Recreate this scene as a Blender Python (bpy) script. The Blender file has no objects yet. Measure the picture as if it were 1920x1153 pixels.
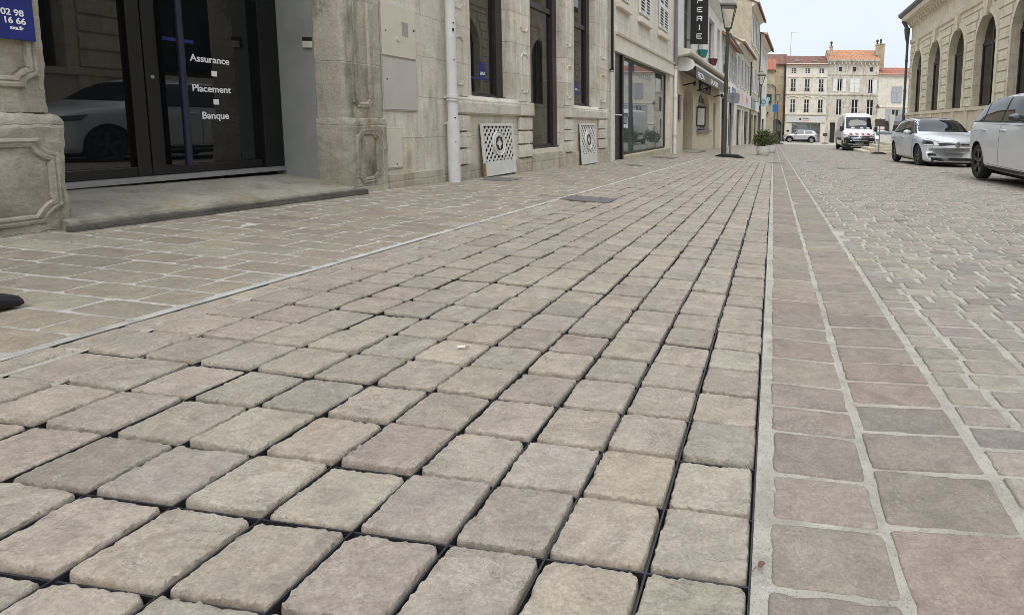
import bpy, bmesh, math, random
import numpy as np
from mathutils import Vector, Matrix, noise
from mathutils.bvhtree import BVHTree
random.seed(7); RNG = np.random.default_rng(11)
SC = bpy.context.scene; SC.render.engine = 'CYCLES'; COL = SC.collection
RAD = math.radians

# ------------------------------------------------------------------ helpers
def new_mat(name):
    m = bpy.data.materials.new(name); m.use_nodes = True
    nt = m.node_tree; b = nt.nodes['Principled BSDF']
    return m, nt, b
def N(nt, kind, **kw):
    n = nt.nodes.new(kind)
    for k, v in kw.items():
        if k in n.inputs.keys(): n.inputs[k].default_value = v
        else: setattr(n, k, v)
    return n
def L(nt, a, b): nt.links.new(a, b)
def mixc(nt, fac, a, b, mode='MIX'):
    n = nt.nodes.new('ShaderNodeMix'); n.data_type = 'RGBA'; n.blend_type = mode
    for i, v in ((0, fac), (6, a), (7, b)):
        if isinstance(v, bpy.types.NodeSocket): nt.links.new(v, n.inputs[i])
        elif i == 0: n.inputs[0].default_value = v
        else: n.inputs[i].default_value = (*v[:3], 1)
    return n.outputs[2]
def ramp(nt, fac, p0, p1, c0=(0,0,0), c1=(1,1,1)):
    r = nt.nodes.new('ShaderNodeValToRGB'); e = r.color_ramp.elements
    e[0].position, e[1].position = p0, p1
    e[0].color, e[1].color = (*c0, 1), (*c1, 1)
    nt.links.new(fac, r.inputs[0]); return r.outputs[0]
def noise_tex(nt, vec, scale, detail=4, rough=.6, dim='3D', dist=0.):
    n = nt.nodes.new('ShaderNodeTexNoise'); n.noise_dimensions = dim
    n.inputs['Scale'].default_value = scale; n.inputs['Detail'].default_value = detail
    n.inputs['Roughness'].default_value = rough
    n.inputs['Distortion'].default_value = dist
    if vec is not None: nt.links.new(vec, n.inputs['Vector'])
    return n.outputs['Fac']
def mapping(nt, vec, scale=(1,1,1), rot=(0,0,0), loc=(0,0,0)):
    m = nt.nodes.new('ShaderNodeMapping')
    m.inputs['Scale'].default_value = scale; m.inputs['Rotation'].default_value = rot; m.inputs['Location'].default_value = loc
    nt.links.new(vec, m.inputs['Vector']); return m.outputs[0]
def objco(nt): return nt.nodes.new('ShaderNodeTexCoord').outputs['Object']
def geopos(nt): return nt.nodes.new('ShaderNodeNewGeometry').outputs['Position']
def bump(nt, b, h, strength=.4, dist=.01):
    n = nt.nodes.new('ShaderNodeBump'); n.inputs['Strength'].default_value = strength; n.inputs['Distance'].default_value = dist
    nt.links.new(h, n.inputs['Height'])
    if b.inputs['Normal'].is_linked: nt.links.new(b.inputs['Normal'].links[0].from_socket, n.inputs['Normal'])
    nt.links.new(n.outputs[0], b.inputs['Normal'])
def math_(nt, op, a, b=None):
    n = nt.nodes.new('ShaderNodeMath'); n.operation = op
    for i, v in ((0, a), (1, b)):
        if v is None: continue
        if isinstance(v, bpy.types.NodeSocket): nt.links.new(v, n.inputs[i])
        else: n.inputs[i].default_value = v
    return n.outputs[0]

def plain(name, col, rough=.6, metal=0., spec=.5, coat=0., var=.12, vscale=6., bmp=0., bscale=60.):
    """simple procedural paint/plastic/metal: colour with a little soft variation and bump"""
    m, nt, b = new_mat(name)
    co = objco(nt); f = noise_tex(nt, co, vscale, 5, .65)
    c0 = tuple(c*(1-var) for c in col); c1 = tuple(min(1, c*(1+var)) for c in col)
    L(nt, ramp(nt, f, .3, .7, c0, c1), b.inputs['Base Color'])
    b.inputs['Metallic'].default_value = metal; b.inputs['Specular IOR Level'].default_value = spec
    rr = ramp(nt, f, .3, .7, (max(0, rough-.06),)*3, (min(1, rough+.08),)*3); L(nt, rr, b.inputs['Roughness'])
    b.inputs['Coat Weight'].default_value = coat; b.inputs['Coat Roughness'].default_value = .04
    if bmp: bump(nt, b, noise_tex(nt, co, bscale, 4), bmp, .004)
    return m

def mesh_np(name, V, quads=None, tris=None, tint=None, smooth=True):
    me = bpy.data.meshes.new(name)
    V = np.asarray(V, np.float32); me.vertices.add(len(V)); me.vertices.foreach_set('co', V.ravel())
    parts = []; tot = []
    if quads is not None and len(quads): parts.append(np.asarray(quads, np.int32).ravel()); tot += [4]*len(quads)
    if tris is not None and len(tris): parts.append(np.asarray(tris, np.int32).ravel()); tot += [3]*len(tris)
    idx = np.concatenate(parts); tot = np.array(tot, np.int32)
    me.loops.add(len(idx)); me.loops.foreach_set('vertex_index', idx)
    me.polygons.add(len(tot)); st = np.concatenate([[0], np.cumsum(tot)[:-1]]).astype(np.int32)
    me.polygons.foreach_set('loop_start', st); me.polygons.foreach_set('loop_total', tot)
    me.update(calc_edges=True); me.validate()
    if smooth: me.polygons.foreach_set('use_smooth', np.ones(len(me.polygons), bool))
    if tint is not None:
        a = me.attributes.new('tint', 'FLOAT_COLOR', 'POINT'); a.data.foreach_set('color', np.asarray(tint, np.float32).ravel())
    return me
def link(name, me, mat=None, parent=None, **props):
    o = bpy.data.objects.new(name, me); COL.objects.link(o)
    if mat is not None:
        for m in (mat if isinstance(mat, (list, tuple)) else [mat]): me.materials.append(m)
    if parent is not None: o.parent = parent
    for k, v in props.items(): o[k] = v
    return o

# ------------------------------------------------------------------ camera
cam = bpy.data.cameras.new('camera'); co_ = bpy.data.objects.new('camera', cam); COL.objects.link(co_)
FPX, YAW, PIT, ROL, CAMZ = 1093.85, .0953, .1106, .0207, .7154
F_ = Vector((-math.sin(YAW)*math.cos(PIT), math.cos(YAW)*math.cos(PIT), -math.sin(PIT)))
R_ = Vector((math.cos(YAW), math.sin(YAW), 0)); U_ = R_.cross(F_)
Rr = R_*math.cos(ROL) + U_*math.sin(ROL); Ur = U_*math.cos(ROL) - R_*math.sin(ROL)
Mx = Matrix.Identity(4)
for i in range(3): Mx[i][0], Mx[i][1], Mx[i][2] = Rr[i], Ur[i], -F_[i]
Mx[2][3] = CAMZ
co_.matrix_world = Mx
cam.sensor_fit = 'HORIZONTAL'; cam.sensor_width = 36; cam.lens = FPX/1920*36
cam.shift_x = (960-1342.8)/1920; cam.shift_y = (355-576.5)/1920
cam.clip_start = .05; cam.clip_end = 2000
SC.camera = co_

# ------------------------------------------------------------------ light
w = bpy.data.worlds.new('World'); SC.world = w; w.use_nodes = True
nt = w.node_tree; bg = nt.nodes['Background']
sky = nt.nodes.new('ShaderNodeTexSky'); sky.sky_type = 'NISHITA'; sky.sun_disc = False
SUN_EL, SUN_AZ = 50, 172          # azimuth of the sun, degrees from +Y towards +X
sky.sun_elevation = RAD(SUN_EL); sky.sun_rotation = RAD(SUN_AZ); sky.air_density = 1.0; sky.dust_density = 2.0; sky.ozone_density = 1.0
gc = nt.nodes.new('ShaderNodeTexCoord').outputs['Generated']
cl = noise_tex(nt, mapping(nt, gc, (1.2, 1.2, 3.0)), 1.6, 6, .55)
cf = ramp(nt, cl, .30, .75, (.72,)*3, (.97,)*3)
sz = N(nt, 'ShaderNodeSeparateXYZ'); L(nt, gc, sz.inputs[0]); zz_ = math_(nt, 'MAXIMUM', sz.outputs[2], 0.)
gain = math_(nt, 'ADD', math_(nt, 'MULTIPLY', math_(nt, 'MULTIPLY', zz_, zz_), 1.9), 1.0)      # overcast sky: brighter towards the zenith
vs_ = N(nt, 'ShaderNodeVectorMath', operation='SCALE'); L(nt, mixc(nt, cf, sky.outputs[0], (7.25, 7.75, 8.35)), vs_.inputs[0]); L(nt, gain, vs_.inputs['Scale'])
L(nt, vs_.outputs[0], bg.inputs['Color'])
bg.inputs['Strength'].default_value = .105
sl = bpy.data.lights.new('sun', 'SUN'); so = bpy.data.objects.new('sun', sl); COL.objects.link(so)
sl.energy = 1.2; sl.angle = RAD(28); sl.color = (1, .965, .91)
d = Vector((math.sin(RAD(SUN_AZ))*math.cos(RAD(SUN_EL)), math.cos(RAD(SUN_AZ))*math.cos(RAD(SUN_EL)), math.sin(RAD(SUN_EL))))
so.rotation_euler = d.to_track_quat('Z', 'Y').to_euler(); so.location = (0, 0, 40)
SC.cycles.filter_width = .8
SC.view_settings.view_transform = 'Standard'; SC.view_settings.look = 'None'; SC.view_settings.exposure = 0.24; SC.view_settings.gamma = 1

# ------------------------------------------------------------------ ground shape
def ly(y): return np.where(y < 40, -.0207*y, -.828-.0145*(y-40))
def cx(x): return np.where(x < .25, -.048*x, -.012+.02*(np.minimum(x, .49)-.25))
def gz(x, y): return float(ly(np.float64(y))+cx(np.float64(max(x, -6.0))))
def gzv(x, y): return ly(y)+cx(np.maximum(x, -6.0))
# ------------------------------------------------------------------ stone materials
def stone_mat(name, rough=.82, streak=1.0, bstr=.5):
    """per-stone colour from the 'tint' attribute, veins, stains, pits"""
    m, nt, b = new_mat(name)
    a = N(nt, 'ShaderNodeAttribute', attribute_name='tint'); tint, seed = a.outputs['Color'], a.outputs['Alpha']
    pos = geopos(nt)
    off = N(nt, 'ShaderNodeVectorMath', operation='SCALE'); 
    cmb = N(nt, 'ShaderNodeCombineXYZ'); L(nt, seed, cmb.inputs[0]); L(nt, seed, cmb.inputs[2])
    L(nt, cmb.outputs[0], off.inputs[0]); off.inputs['Scale'].default_value = 37.
    add = N(nt, 'ShaderNodeVectorMath', operation='ADD'); L(nt, pos, add.inputs[0]); L(nt, off.outputs[0], add.inputs[1])
    v = add.outputs[0]
    big = noise_tex(nt, v, 11, 7, .62, dist=1.1)
    c = mixc(nt, ramp(nt, big, .34, .68), mixc(nt, 1, tint, (.80, .79, .78), 'MULTIPLY'), mixc(nt, 1, tint, (1.10, 1.09, 1.07), 'MULTIPLY'))
    st = noise_tex(nt, mapping(nt, v, (14, 38, 14), (0, 0, .4)), 1.0, 8, .68, dist=1.6)          # bedding streaks
    c = mixc(nt, math_(nt, 'MULTIPLY', ramp(nt, st, .46, .70), .55*streak), c, mixc(nt, 1, c, (.70, .67, .64), 'MULTIPLY'))
    sw = noise_tex(nt, v, 60, 7, .7, dist=2.2)
    c = mixc(nt, ramp(nt, sw, .34, .66), mixc(nt, 1, c, (.84, .83, .82), 'MULTIPLY'), mixc(nt, 1, c, (1.10, 1.10, 1.09), 'MULTIPLY'))
    fi = noise_tex(nt, v, 150, 6, .78, dist=.6)
    c = mixc(nt, ramp(nt, fi, .36, .64), mixc(nt, 1, c, (.80, .79, .78), 'MULTIPLY'), mixc(nt, 1, c, (1.13, 1.13, 1.12), 'MULTIPLY'))
    for sc_, th_, cc, am in ((8., .012, (.50, .48, .45), .40), (12., .014, (.085, .075, .065), .45)):        # hairline veins and cracks
        q_ = math_(nt, 'ABSOLUTE', math_(nt, 'SUBTRACT', noise_tex(nt, mapping(nt, v, (1, 1.8, 1), (0, 0, .9), (sc_, 0, 0)), sc_, 5, .6, dist=1.4), .5))
        gate = ramp(nt, noise_tex(nt, mapping(nt, v, loc=(sc_*3, 1, 0)), 7, 2), .52, .60)
        c = mixc(nt, math_(nt, 'MULTIPLY', math_(nt, 'MULTIPLY', ramp(nt, q_, th_*.3, th_, (1,1,1), (0,0,0)), gate), am*streak), c, cc)
    red = noise_tex(nt, v, 6.5, 5, .7, dist=.8)
    c = mixc(nt, math_(nt, 'MULTIPLY', ramp(nt, red, .60, .72), .40), c, mixc(nt, 1, c, (1.10, .86, .77), 'MULTIPLY'))  # iron blush
    wh = noise_tex(nt, v, 34, 4, .8, dist=1.)
    c = mixc(nt, math_(nt, 'MULTIPLY', ramp(nt, wh, .68, .76), .45), c, (.47, .45, .42))                                # scuffs
    dk = noise_tex(nt, v, 15, 4, .65, dist=.6)
    c = mixc(nt, math_(nt, 'MULTIPLY', ramp(nt, dk, .67, .76), .45), c, (.07, .06, .052))
    L(nt, c, b.inputs['Base Color'])
    b.inputs['Roughness'].default_value = rough; b.inputs['Specular IOR Level'].default_value = .3
    h = noise_tex(nt, mapping(nt, v, (1, 1.7, 1), (0, 0, .4)), 38, 9, .66, dist=1.2)
    bump(nt, b, h, bstr, .008); bump(nt, b, noise_tex(nt, v, 13, 4, .6, dist=.6), bstr*.7, .02)
    return m
M_STONE = stone_mat('split sandstone', .82, 1.0, .40)
M_KERB = stone_mat('dressed sandstone', .75, .5, .28)
M_SETT = stone_mat('road sett stone', .75, .5, .3)
M_TILE = stone_mat('pavement slab stone', .75, .5, .22)
def mortar_mat(name, c0, c1):
    m, nt, b = new_mat(name); p = geopos(nt)
    c = ramp(nt, noise_tex(nt, p, 11, 5, .7), .3, .7, c0, c1)
    sp = noise_tex(nt, p, 240, 4, .7)
    c = mixc(nt, math_(nt, 'MULTIPLY', ramp(nt, sp, .56, .66), .8), c, (.13, .12, .105))
    c = mixc(nt, math_(nt, 'MULTIPLY', ramp(nt, noise_tex(nt, p, 4.2, 6, .75, dist=.8), .48, .66), .65), c, (.22, .205, .18))
    L(nt, c, b.inputs['Base Color']); b.inputs['Roughness'].default_value = .9; b.inputs['Specular IOR Level'].default_value = .2
    bump(nt, b, noise_tex(nt, p, 120, 7, .75), .7, .008)
    return m
M_MORTAR = mortar_mat('pale speckled mortar', (.35, .325, .275), (.51, .475, .41))
M_BAND = mortar_mat('light grout', (.46, .445, .41), (.58, .565, .525))
M_GROUT = mortar_mat('white grout', (.43, .415, .385), (.56, .545, .51))
M_EARTH = plain('dark joint bedding', (.018, .016, .016), .95, var=.4, vscale=40)
M_GRIDPL = plain('black recycled plastic', (.018, .019, .024), .45, var=.25, vscale=50)

# ------------------------------------------------------------------ stones
def outline(P, hx, hy, r):
    """P points round a rounded rectangle for N stones: returns pts (N,P,2), outward normals"""
    t = (np.arange(P)+.5)/P*4
    q = np.zeros((P, 2))
    for i, s in enumerate(t):
        k, u = int(s) % 4, (s % 1)*2-1
        q[i] = [(u, -1), (1, u), (-u, 1), (-1, -u)][k]
    q = q[None]*np.stack([hx, hy], -1)[:, None]
    lim = np.stack([hx-r, hy-r], -1)[:, None]
    c = np.clip(q, -lim, lim); n = q-c; ln = np.linalg.norm(n, axis=-1, keepdims=True); n = n/np.maximum(ln, 1e-6)
    return c+n*r[:, None, None], n
def make_stones(name, cen, half, rad, P, tint, mat, depth=.035, chip=1., lift=.002, top=0., inner=(.70, .40), bev=.004, relief=1., skew=1.):
    cen, half, rad, tint = map(np.asarray, (cen, half, rad, tint)); n = len(cen)
    pts, nrm = outline(P, half[:, 0], half[:, 1], rad)
    th = np.arange(P)/P*2*np.pi; lim_ = (half-rad[:, None])[:, None]; dcor = np.min(np.where(np.abs(nrm) < .03, np.maximum(lim_-np.abs(pts), 0), 9.), -1); dcor = np.where(dcor > 8, 0., dcor); corner = (np.abs(nrm[..., 0]) > .03) & (np.abs(nrm[..., 1]) > .03)
    e = np.zeros((n, P))
    for k, a in ((3, .9), (5, .7), (8, .6), (13, .45)):
        e += a*np.abs(np.sin(k*th[None]+RNG.uniform(0, 6.28, (n, 1))))*RNG.uniform(.2, 1, (n, 1))
    e = e*.0013*chip
    if P >= 24:
        e += np.abs(RNG.normal(0, .0011, (n, P)))*chip
        for _ in range(3):                                    # larger chips
            p0 = RNG.uniform(0, 2*np.pi, (n, 1)); dd = np.angle(np.exp(1j*(th[None]-p0)))
            e += np.exp(-(dd/RNG.uniform(.10, .28, (n, 1)))**2)*RNG.uniform(0, 1, (n, 1))**3*.009*chip
    e = np.minimum(e, .007); e = np.where(corner, np.minimum(e, .35*rad[:, None]), e)
    rot = RNG.normal(0, .012, n)*skew; ca, sa = np.cos(rot)[:, None], np.sin(rot)[:, None]
    ph = RNG.uniform(0, 6.28, (n, 6)); fr = RNG.uniform(14, 34, (n, 6)); am = RNG.uniform(.3, 1, (n, 3))*.0011*relief
    tl = RNG.normal(0, .008, (n, 2))*relief; lf = RNG.normal(0, lift, n)
    def surf(x, y):
        z = lf[:, None]+tl[:, :1]*x+tl[:, 1:]*y
        for k in range(3): z = z+am[:, k:k+1]*np.sin(fr[:, k:k+1]*x+ph[:, k:k+1])*np.cos(fr[:, k+3:k+4]*y+ph[:, k+3:k+4])
        return z
    rings = []
    jag = RNG.normal(0, 1, (n, P)) if P >= 24 else np.zeros((n, P))
    scal = np.abs(RNG.normal(0, 1, (n, P)))+np.abs(RNG.normal(0, 1, (n, P//2))).repeat(2, 1)[:, :P] if P >= 24 else np.full((n, P), .5)
    scal = scal*(.35+.65*(np.sin(3*th[None]+RNG.uniform(0, 6.28, (n, 1))) > 0))
    specs = [(.0015, -depth, 0), (-1, -bev*4.2, 4), (-1, -bev*1.6, 1), (-.6*bev, -bev*.35, 2), (-2.4*bev, 0, 3)]
    for ins, dz, k in specs:
        ee = {0: e*.35, 4: e*.45+scal*.0005*chip, 1: e*.9+scal*.0006*chip, 2: e*1.2+scal*.0011*chip, 3: e*1.2+scal*.0012*chip}[k]
        off = -(ee+(0 if ins < -.9 else abs(ins)*(1 if ins < 0 else -1)*1.0)) if k else -e*.3
        if k: off = np.maximum(off, -((0, .30, .50, .74, .2)[k]*rad[:, None]+.8*dcor))
        q = pts+nrm*off[..., None]
        z = surf(q[..., 0], q[..., 1])+dz+(jag*.0014*chip if k in (1, 4) else 0)
        rings.append((q, z))
    clean = pts+nrm*np.maximum(-2.4*bev, -(.74*rad[:, None]+.8*dcor))[..., None]; base = rings[-1][0]
    for s in inner:
        q = (base*.2+clean*.8 if s > .65 else clean)*s; z = surf(q[..., 0], q[..., 1])+0.; rings.append((q, z))
    nr = len(rings)
    V = np.zeros((n, nr*P+1, 3))
    for k, (q, z) in enumerate(rings):
        x, y = q[..., 0], q[..., 1]
        V[:, k*P:(k+1)*P, 0] = x*ca-y*sa+cen[:, :1]; V[:, k*P:(k+1)*P, 1] = x*sa+y*ca+cen[:, 1:]; V[:, k*P:(k+1)*P, 2] = z
    V[:, -1, :2] = cen; V[:, -1, 2] = surf(np.zeros((n, 1)), np.zeros((n, 1)))[:, 0]
    V[..., 2] += gzv(V[..., 0], V[..., 1])+top
    i = np.arange(P); j = (i+1) % P
    Q = np.concatenate([np.stack([k*P+i, k*P+j, (k+1)*P+j, (k+1)*P+i], -1) for k in range(nr-1)])
    T = np.stack([(nr-1)*P+i, (nr-1)*P+j, np.full(P, nr*P)], -1)
    S = (np.arange(n)*(nr*P+1))[:, None, None]
    col = np.concatenate([tint, RNG.uniform(0, 1, (n, 1))], -1)
    return V.reshape(-1, 3), (Q[None]+S).reshape(-1, 4), (T[None]+S).reshape(-1, 3), np.repeat(col, nr*P+1, 0)
def join_np(parts):
    V, Q, T, C = [], [], [], []; o = 0
    for v, q, t, c in parts:
        V.append(v); Q.append(q+o); T.append(t+o); C.append(c); o += len(v)
    return np.concatenate(V), np.concatenate(Q), np.concatenate(T), np.concatenate(C)
def pick(pal, n, j=.055):
    p = np.array([c for c, k in pal]); k = np.array([k for c, k in pal], float)
    t = p[RNG.choice(len(p), n, p=k/k.sum())]
    return np.clip(t*(1+RNG.normal(0, j, (n, 1)))*(1+RNG.normal(0, .007, (n, 3))), .02, .8)
S = .17; XE = -.0153; Y0 = .8654
PAL_GRID = [((0.36, 0.315, 0.264), 6), ((0.353, 0.314, 0.265), 5), ((0.364, 0.321, 0.269), 4), ((0.346, 0.31, 0.272), 1.6), ((0.358, 0.31, 0.268), 2), ((0.349, 0.313, 0.263), 1.6)]
PAL_KERB = [((0.275, 0.234, 0.199), 4), ((0.268, 0.233, 0.196), 4), ((0.263, 0.226, 0.197), 3), ((0.286, 0.234, 0.197), 1.2), ((0.272, 0.239, 0.199), 4), ((0.296, 0.258, 0.212), 0.8)]
PAL_SETT = [((0.311, 0.279, 0.24), 5), ((0.292, 0.266, 0.229), 4), ((0.329, 0.294, 0.248), 3), ((0.242, 0.225, 0.198), 1.5), ((0.307, 0.268, 0.24), 3), ((0.286, 0.273, 0.24), 2)]
PAL_TILE = [((0.315, 0.273, 0.218), 5), ((0.303, 0.268, 0.218), 4), ((0.325, 0.282, 0.222), 4), ((0.301, 0.257, 0.216), 3), ((0.319, 0.288, 0.235), 3)]

# permeable paving: split stones in a black plastic grid
cells = {}
NR = 91
for r in range(-4, NR):
    for c in range(12):
        wcol = S if c < 11 else S*.56
        x = XE-(c*S+wcol/2); y = Y0+(r+.5)*S
        P = 96 if y < 2.7 else (40 if y < 6 else 16)
        cells.setdefault(P, []).append((x, y, wcol))
parts = []
for P, cl_ in cells.items():
    if not cl_: continue
    a = np.array(cl_); n = len(a)
    half = np.stack([a[:, 2]/2-.0028, np.full(n, S/2-.0035)], -1)-np.abs(RNG.normal(0, .0011, (n, 2)))
    half[a[:, 2] < .1, 0] += .002
    parts.append(make_stones('', a[:, :2]+RNG.normal(0, .0012, (n, 2)), half, RNG.uniform(.009, .024, n), P, pick(PAL_GRID, n), None,
                             inner=(.8, .58, .34) if P == 96 else (.7, .35), chip=1.2 if P > 16 else .6, lift=.0020, bev=.0019, relief=.6))
V, Q, T, C_ = join_np(parts)
PS_ = mesh_np('paving_stones', V, Q, T, C_); PS_.set_sharp_from_angle(angle=RAD(34)); link('paving_stones', PS_, M_STONE, kind='structure')

class MB:
    """collects shapes into one mesh"""
    def __init__(s): s.v = []; s.f = []; s.m = []; s.mi = 0
    def add(s, vs, fs):
        o = len(s.v); s.v += [tuple(v) for v in vs]; s.f += [tuple(i+o for i in f) for f in fs]; s.m += [s.mi]*len(fs); return o
    def box(s, x0, x1, y0, y1, z0, z1):
        s.add([(x0,y0,z0),(x1,y0,z0),(x1,y1,z0),(x0,y1,z0),(x0,y0,z1),(x1,y0,z1),(x1,y1,z1),(x0,y1,z1)],
              [(0,3,2,1),(4,5,6,7),(0,1,5,4),(1,2,6,5),(2,3,7,6),(3,0,4,7)]); return s
    def quad(s, a, b, c, d): s.add([a, b, c, d], [(0,1,2,3)]); return s
    def prism(s, poly, y0, y1):
        """polygon in (x,z), counter-clockwise seen from -y, extruded y0..y1"""
        n = len(poly)
        s.add([(x, y0, z) for x, z in poly]+[(x, y1, z) for x, z in poly],
              [tuple(range(n)), tuple(range(2*n-1, n-1, -1))]+[(i, i+n, (i+1) % n+n, (i+1) % n) for i in range(n)]); return s
    def prismx(s, poly, x0, x1):
        """polygon in (y,z) extruded along x"""
        n = len(poly)
        s.add([(x0, y, z) for y, z in poly]+[(x1, y, z) for y, z in poly],
              [tuple(range(n-1, -1, -1)), tuple(range(n, 2*n))]+[(i, (i+1) % n, (i+1) % n+n, i+n) for i in range(n)]); return s
    def tube(s, p0, p1, r0, r1=None, n=12, cap=True):
        r1 = r0 if r1 is None else r1
        p0, p1 = Vector(p0), Vector(p1); d = (p1-p0).normalized()
        a = d.orthogonal().normalized(); b = d.cross(a)
        vs = [p+(a*math.cos(t)+b*math.sin(t))*r for p, r in ((p0, r0), (p1, r1)) for t in [2*math.pi*i/n for i in range(n)]]
        fs = [(i, (i+1) % n, (i+1) % n+n, i+n) for i in range(n)]
        if cap: fs += [tuple(range(n-1, -1, -1)), tuple(range(n, 2*n))]
        s.add(vs, fs); return s
    def lathe(s, prof, n=24, c=(0,0,0), axis='z'):
        vs = []
        for r, h in prof:
            for i in range(n):
                t = 2*math.pi*i/n; u, v_ = r*math.cos(t), r*math.sin(t)
                vs.append((c[0]+u, c[1]+v_, c[2]+h) if axis == 'z' else (c[0]+u, c[1]+h, c[2]+v_))
        m = len(prof); fs = []
        for k in range(m-1):
            for i in range(n): fs.append((k*n+i, k*n+(i+1) % n, (k+1)*n+(i+1) % n, (k+1)*n+i))
        s.add(vs, fs); return s
    def ring(s, poly, prof):
        """moulding round a closed (x,z) polygon; prof = [(inset, y)], last ring is filled"""
        n = len(poly); P = [Vector((x, z)) for x, z in poly]; nr = []
        for i in range(n):
            a = (P[i]-P[i-1]).normalized(); b = (P[(i+1) % n]-P[i]).normalized()
            na, nb = Vector((-a.y, a.x)), Vector((-b.y, b.x)); k = na+nb
            nr.append(k/max(.35, k.dot(na)) if k.length > 1e-4 else na)
        vs = [(P[i].x+nr[i].x*d, y, P[i].y+nr[i].y*d) for d, y in prof for i in range(n)]
        m = len(prof)
        fs = [(k*n+i, k*n+(i+1) % n, (k+1)*n+(i+1) % n, (k+1)*n+i) for k in range(m-1) for i in range(n)]
        fs.append(tuple((m-1)*n+i for i in range(n)))
        s.add(vs, fs); return s
    def build(s, name, mat, parent=None, frame=None, smooth=False, bevel=0, **props):
        me = bpy.data.meshes.new(name)
        v = s.v
        if frame is not None: v = [frame @ Vector(p) for p in v]
        if parent is not None and parent.name in TM: inv = TM[parent.name].inverted(); v = [inv @ Vector(p) for p in v]
        me.from_pydata([tuple(p) for p in v], [], s.f); me.update()
        bm = bmesh.new(); bm.from_mesh(me); bmesh.ops.recalc_face_normals(bm, faces=bm.faces); bm.to_mesh(me); bm.free()
        o = link(name, me, mat, parent, **props)
        if s.mi or any(s.m): me.polygons.foreach_set('material_index', s.m)
        if smooth:
            me.polygons.foreach_set('use_smooth', [True]*len(me.polygons))
            me.set_sharp_from_angle(angle=RAD(38))
        if bevel:
            b = o.modifiers.new('Bevel', 'BEVEL'); b.width = bevel; b.segments = 2; b.limit_method = 'ANGLE'; b.angle_limit = RAD(40)
        if parent is not None: TM[o.name] = TM.get(parent.name, Matrix.Identity(4))
        return o
TM = {}
def thing(name, label, cat, loc=(0,0,0), rotz=0., group=None):
    o = bpy.data.objects.new(name, None); COL.objects.link(o); o.empty_display_size = .2
    o.location = loc; o.rotation_euler = (0, 0, rotz); o['label'] = label; o['category'] = cat
    if group: o['group'] = group
    TM[o.name] = Matrix.Translation(loc) @ Matrix.Rotation(rotz, 4, 'Z'); return o
def tag(o, label, cat, group=None):
    o['label'] = label; o['category'] = cat
    if group: o['group'] = group
    return o

# black grid walls and the bed below
def sheet(name, xs, ys, dz, mat, **kw):
    xs, ys = np.asarray(xs, float), np.asarray(ys, float); X, Y = np.meshgrid(xs, ys)
    V = np.stack([X, Y, gzv(X, Y)+dz], -1).reshape(-1, 3); nx = len(xs)
    Q = [(j*nx+i, j*nx+i+1, (j+1)*nx+i+1, (j+1)*nx+i) for j in range(len(ys)-1) for i in range(nx-1)]
    return link(name, mesh_np(name, V, Q, smooth=False), mat, kind='structure', **kw)
g = MB(); yA, yB = Y0-4*S, Y0+NR*S; xL = XE-11.56*S
def wallx(y, t, top):
    z0 = [gz(x, y) for x in (xL, XE)]
    g.add([(xL,y-t,z0[0]-.034),(XE,y-t,z0[1]-.034),(XE,y+t,z0[1]-.034),(xL,y+t,z0[0]-.034),(xL,y-t,z0[0]+top),(XE,y-t,z0[1]+top),(XE,y+t,z0[1]+top),(xL,y+t,z0[0]+top)],
          [(4,5,6,7),(0,1,5,4),(1,2,6,5),(2,3,7,6),(3,0,4,7)])
def wally(x, t, top):
    z0 = [gz(x, y) for y in (yA, yB)]
    g.add([(x-t,yA,z0[0]-.034),(x+t,yA,z0[0]-.034),(x+t,yB,z0[1]-.034),(x-t,yB,z0[1]-.034),(x-t,yA,z0[0]+top),(x+t,yA,z0[0]+top),(x+t,yB,z0[1]+top),(x-t,yB,z0[1]+top)],
          [(4,5,6,7),(0,1,5,4),(1,2,6,5),(2,3,7,6),(3,0,4,7)])
for r in range(-4, NR+1): wallx(Y0+r*S, .0016, -.0065 if r % 3 == 0 else -.0100)
for c in range(12): wally(XE-c*S, .0018, -.0055 if c % 4 else -.0040)
g.build('paving_grid', M_GRIDPL, kind='structure')
ysg = np.arange(yA, yB+.01, .5)
sheet('paving_bed', [xL, XE], [yA, yB], -.035, M_EARTH)

# kerb gutter: two rows of dressed stones in pale mortar
def row_cells(x0, x1, ya, yb, lmin, lmax, gap, wob=.006):
    out = []; y = ya
    while y < yb:
        l = random.uniform(lmin, lmax); out.append(((x0+x1)/2+random.uniform(-wob, wob)*.3, y+l/2, (x1-x0)/2-random.uniform(0, wob), l/2-gap/2)); y += l
    return out
yK0, yK1 = .25, 62.
K = row_cells(.015, .226, yK0, yK1, .135, .215, .011)+row_cells(.2385, .487, yK0+.07, yK1, .135, .225, .010)
K = np.array(K); parts = []
for lo, hi, P in ((0, 3.2, 48), (3.2, 8, 24), (8, 99, 12)):
    a = K[(K[:, 1] >= lo) & (K[:, 1] < hi)]
    parts.append(make_stones('', a[:, :2], a[:, 2:], RNG.uniform(.006, .016, len(a)), P, pick(PAL_KERB, len(a)), None, depth=.02, chip=.8, lift=.0008, top=.0050, bev=.0022, relief=.5))
V, Q, T, C_ = join_np(parts); link('gutter_stones', mesh_np('gutter_stones', V, Q, T, C_), M_KERB, kind='structure')
sheet('gutter_mortar', [XE+.002, .230, .236, .50], np.arange(0.2, 62.1, .6), .0008, M_MORTAR)

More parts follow.
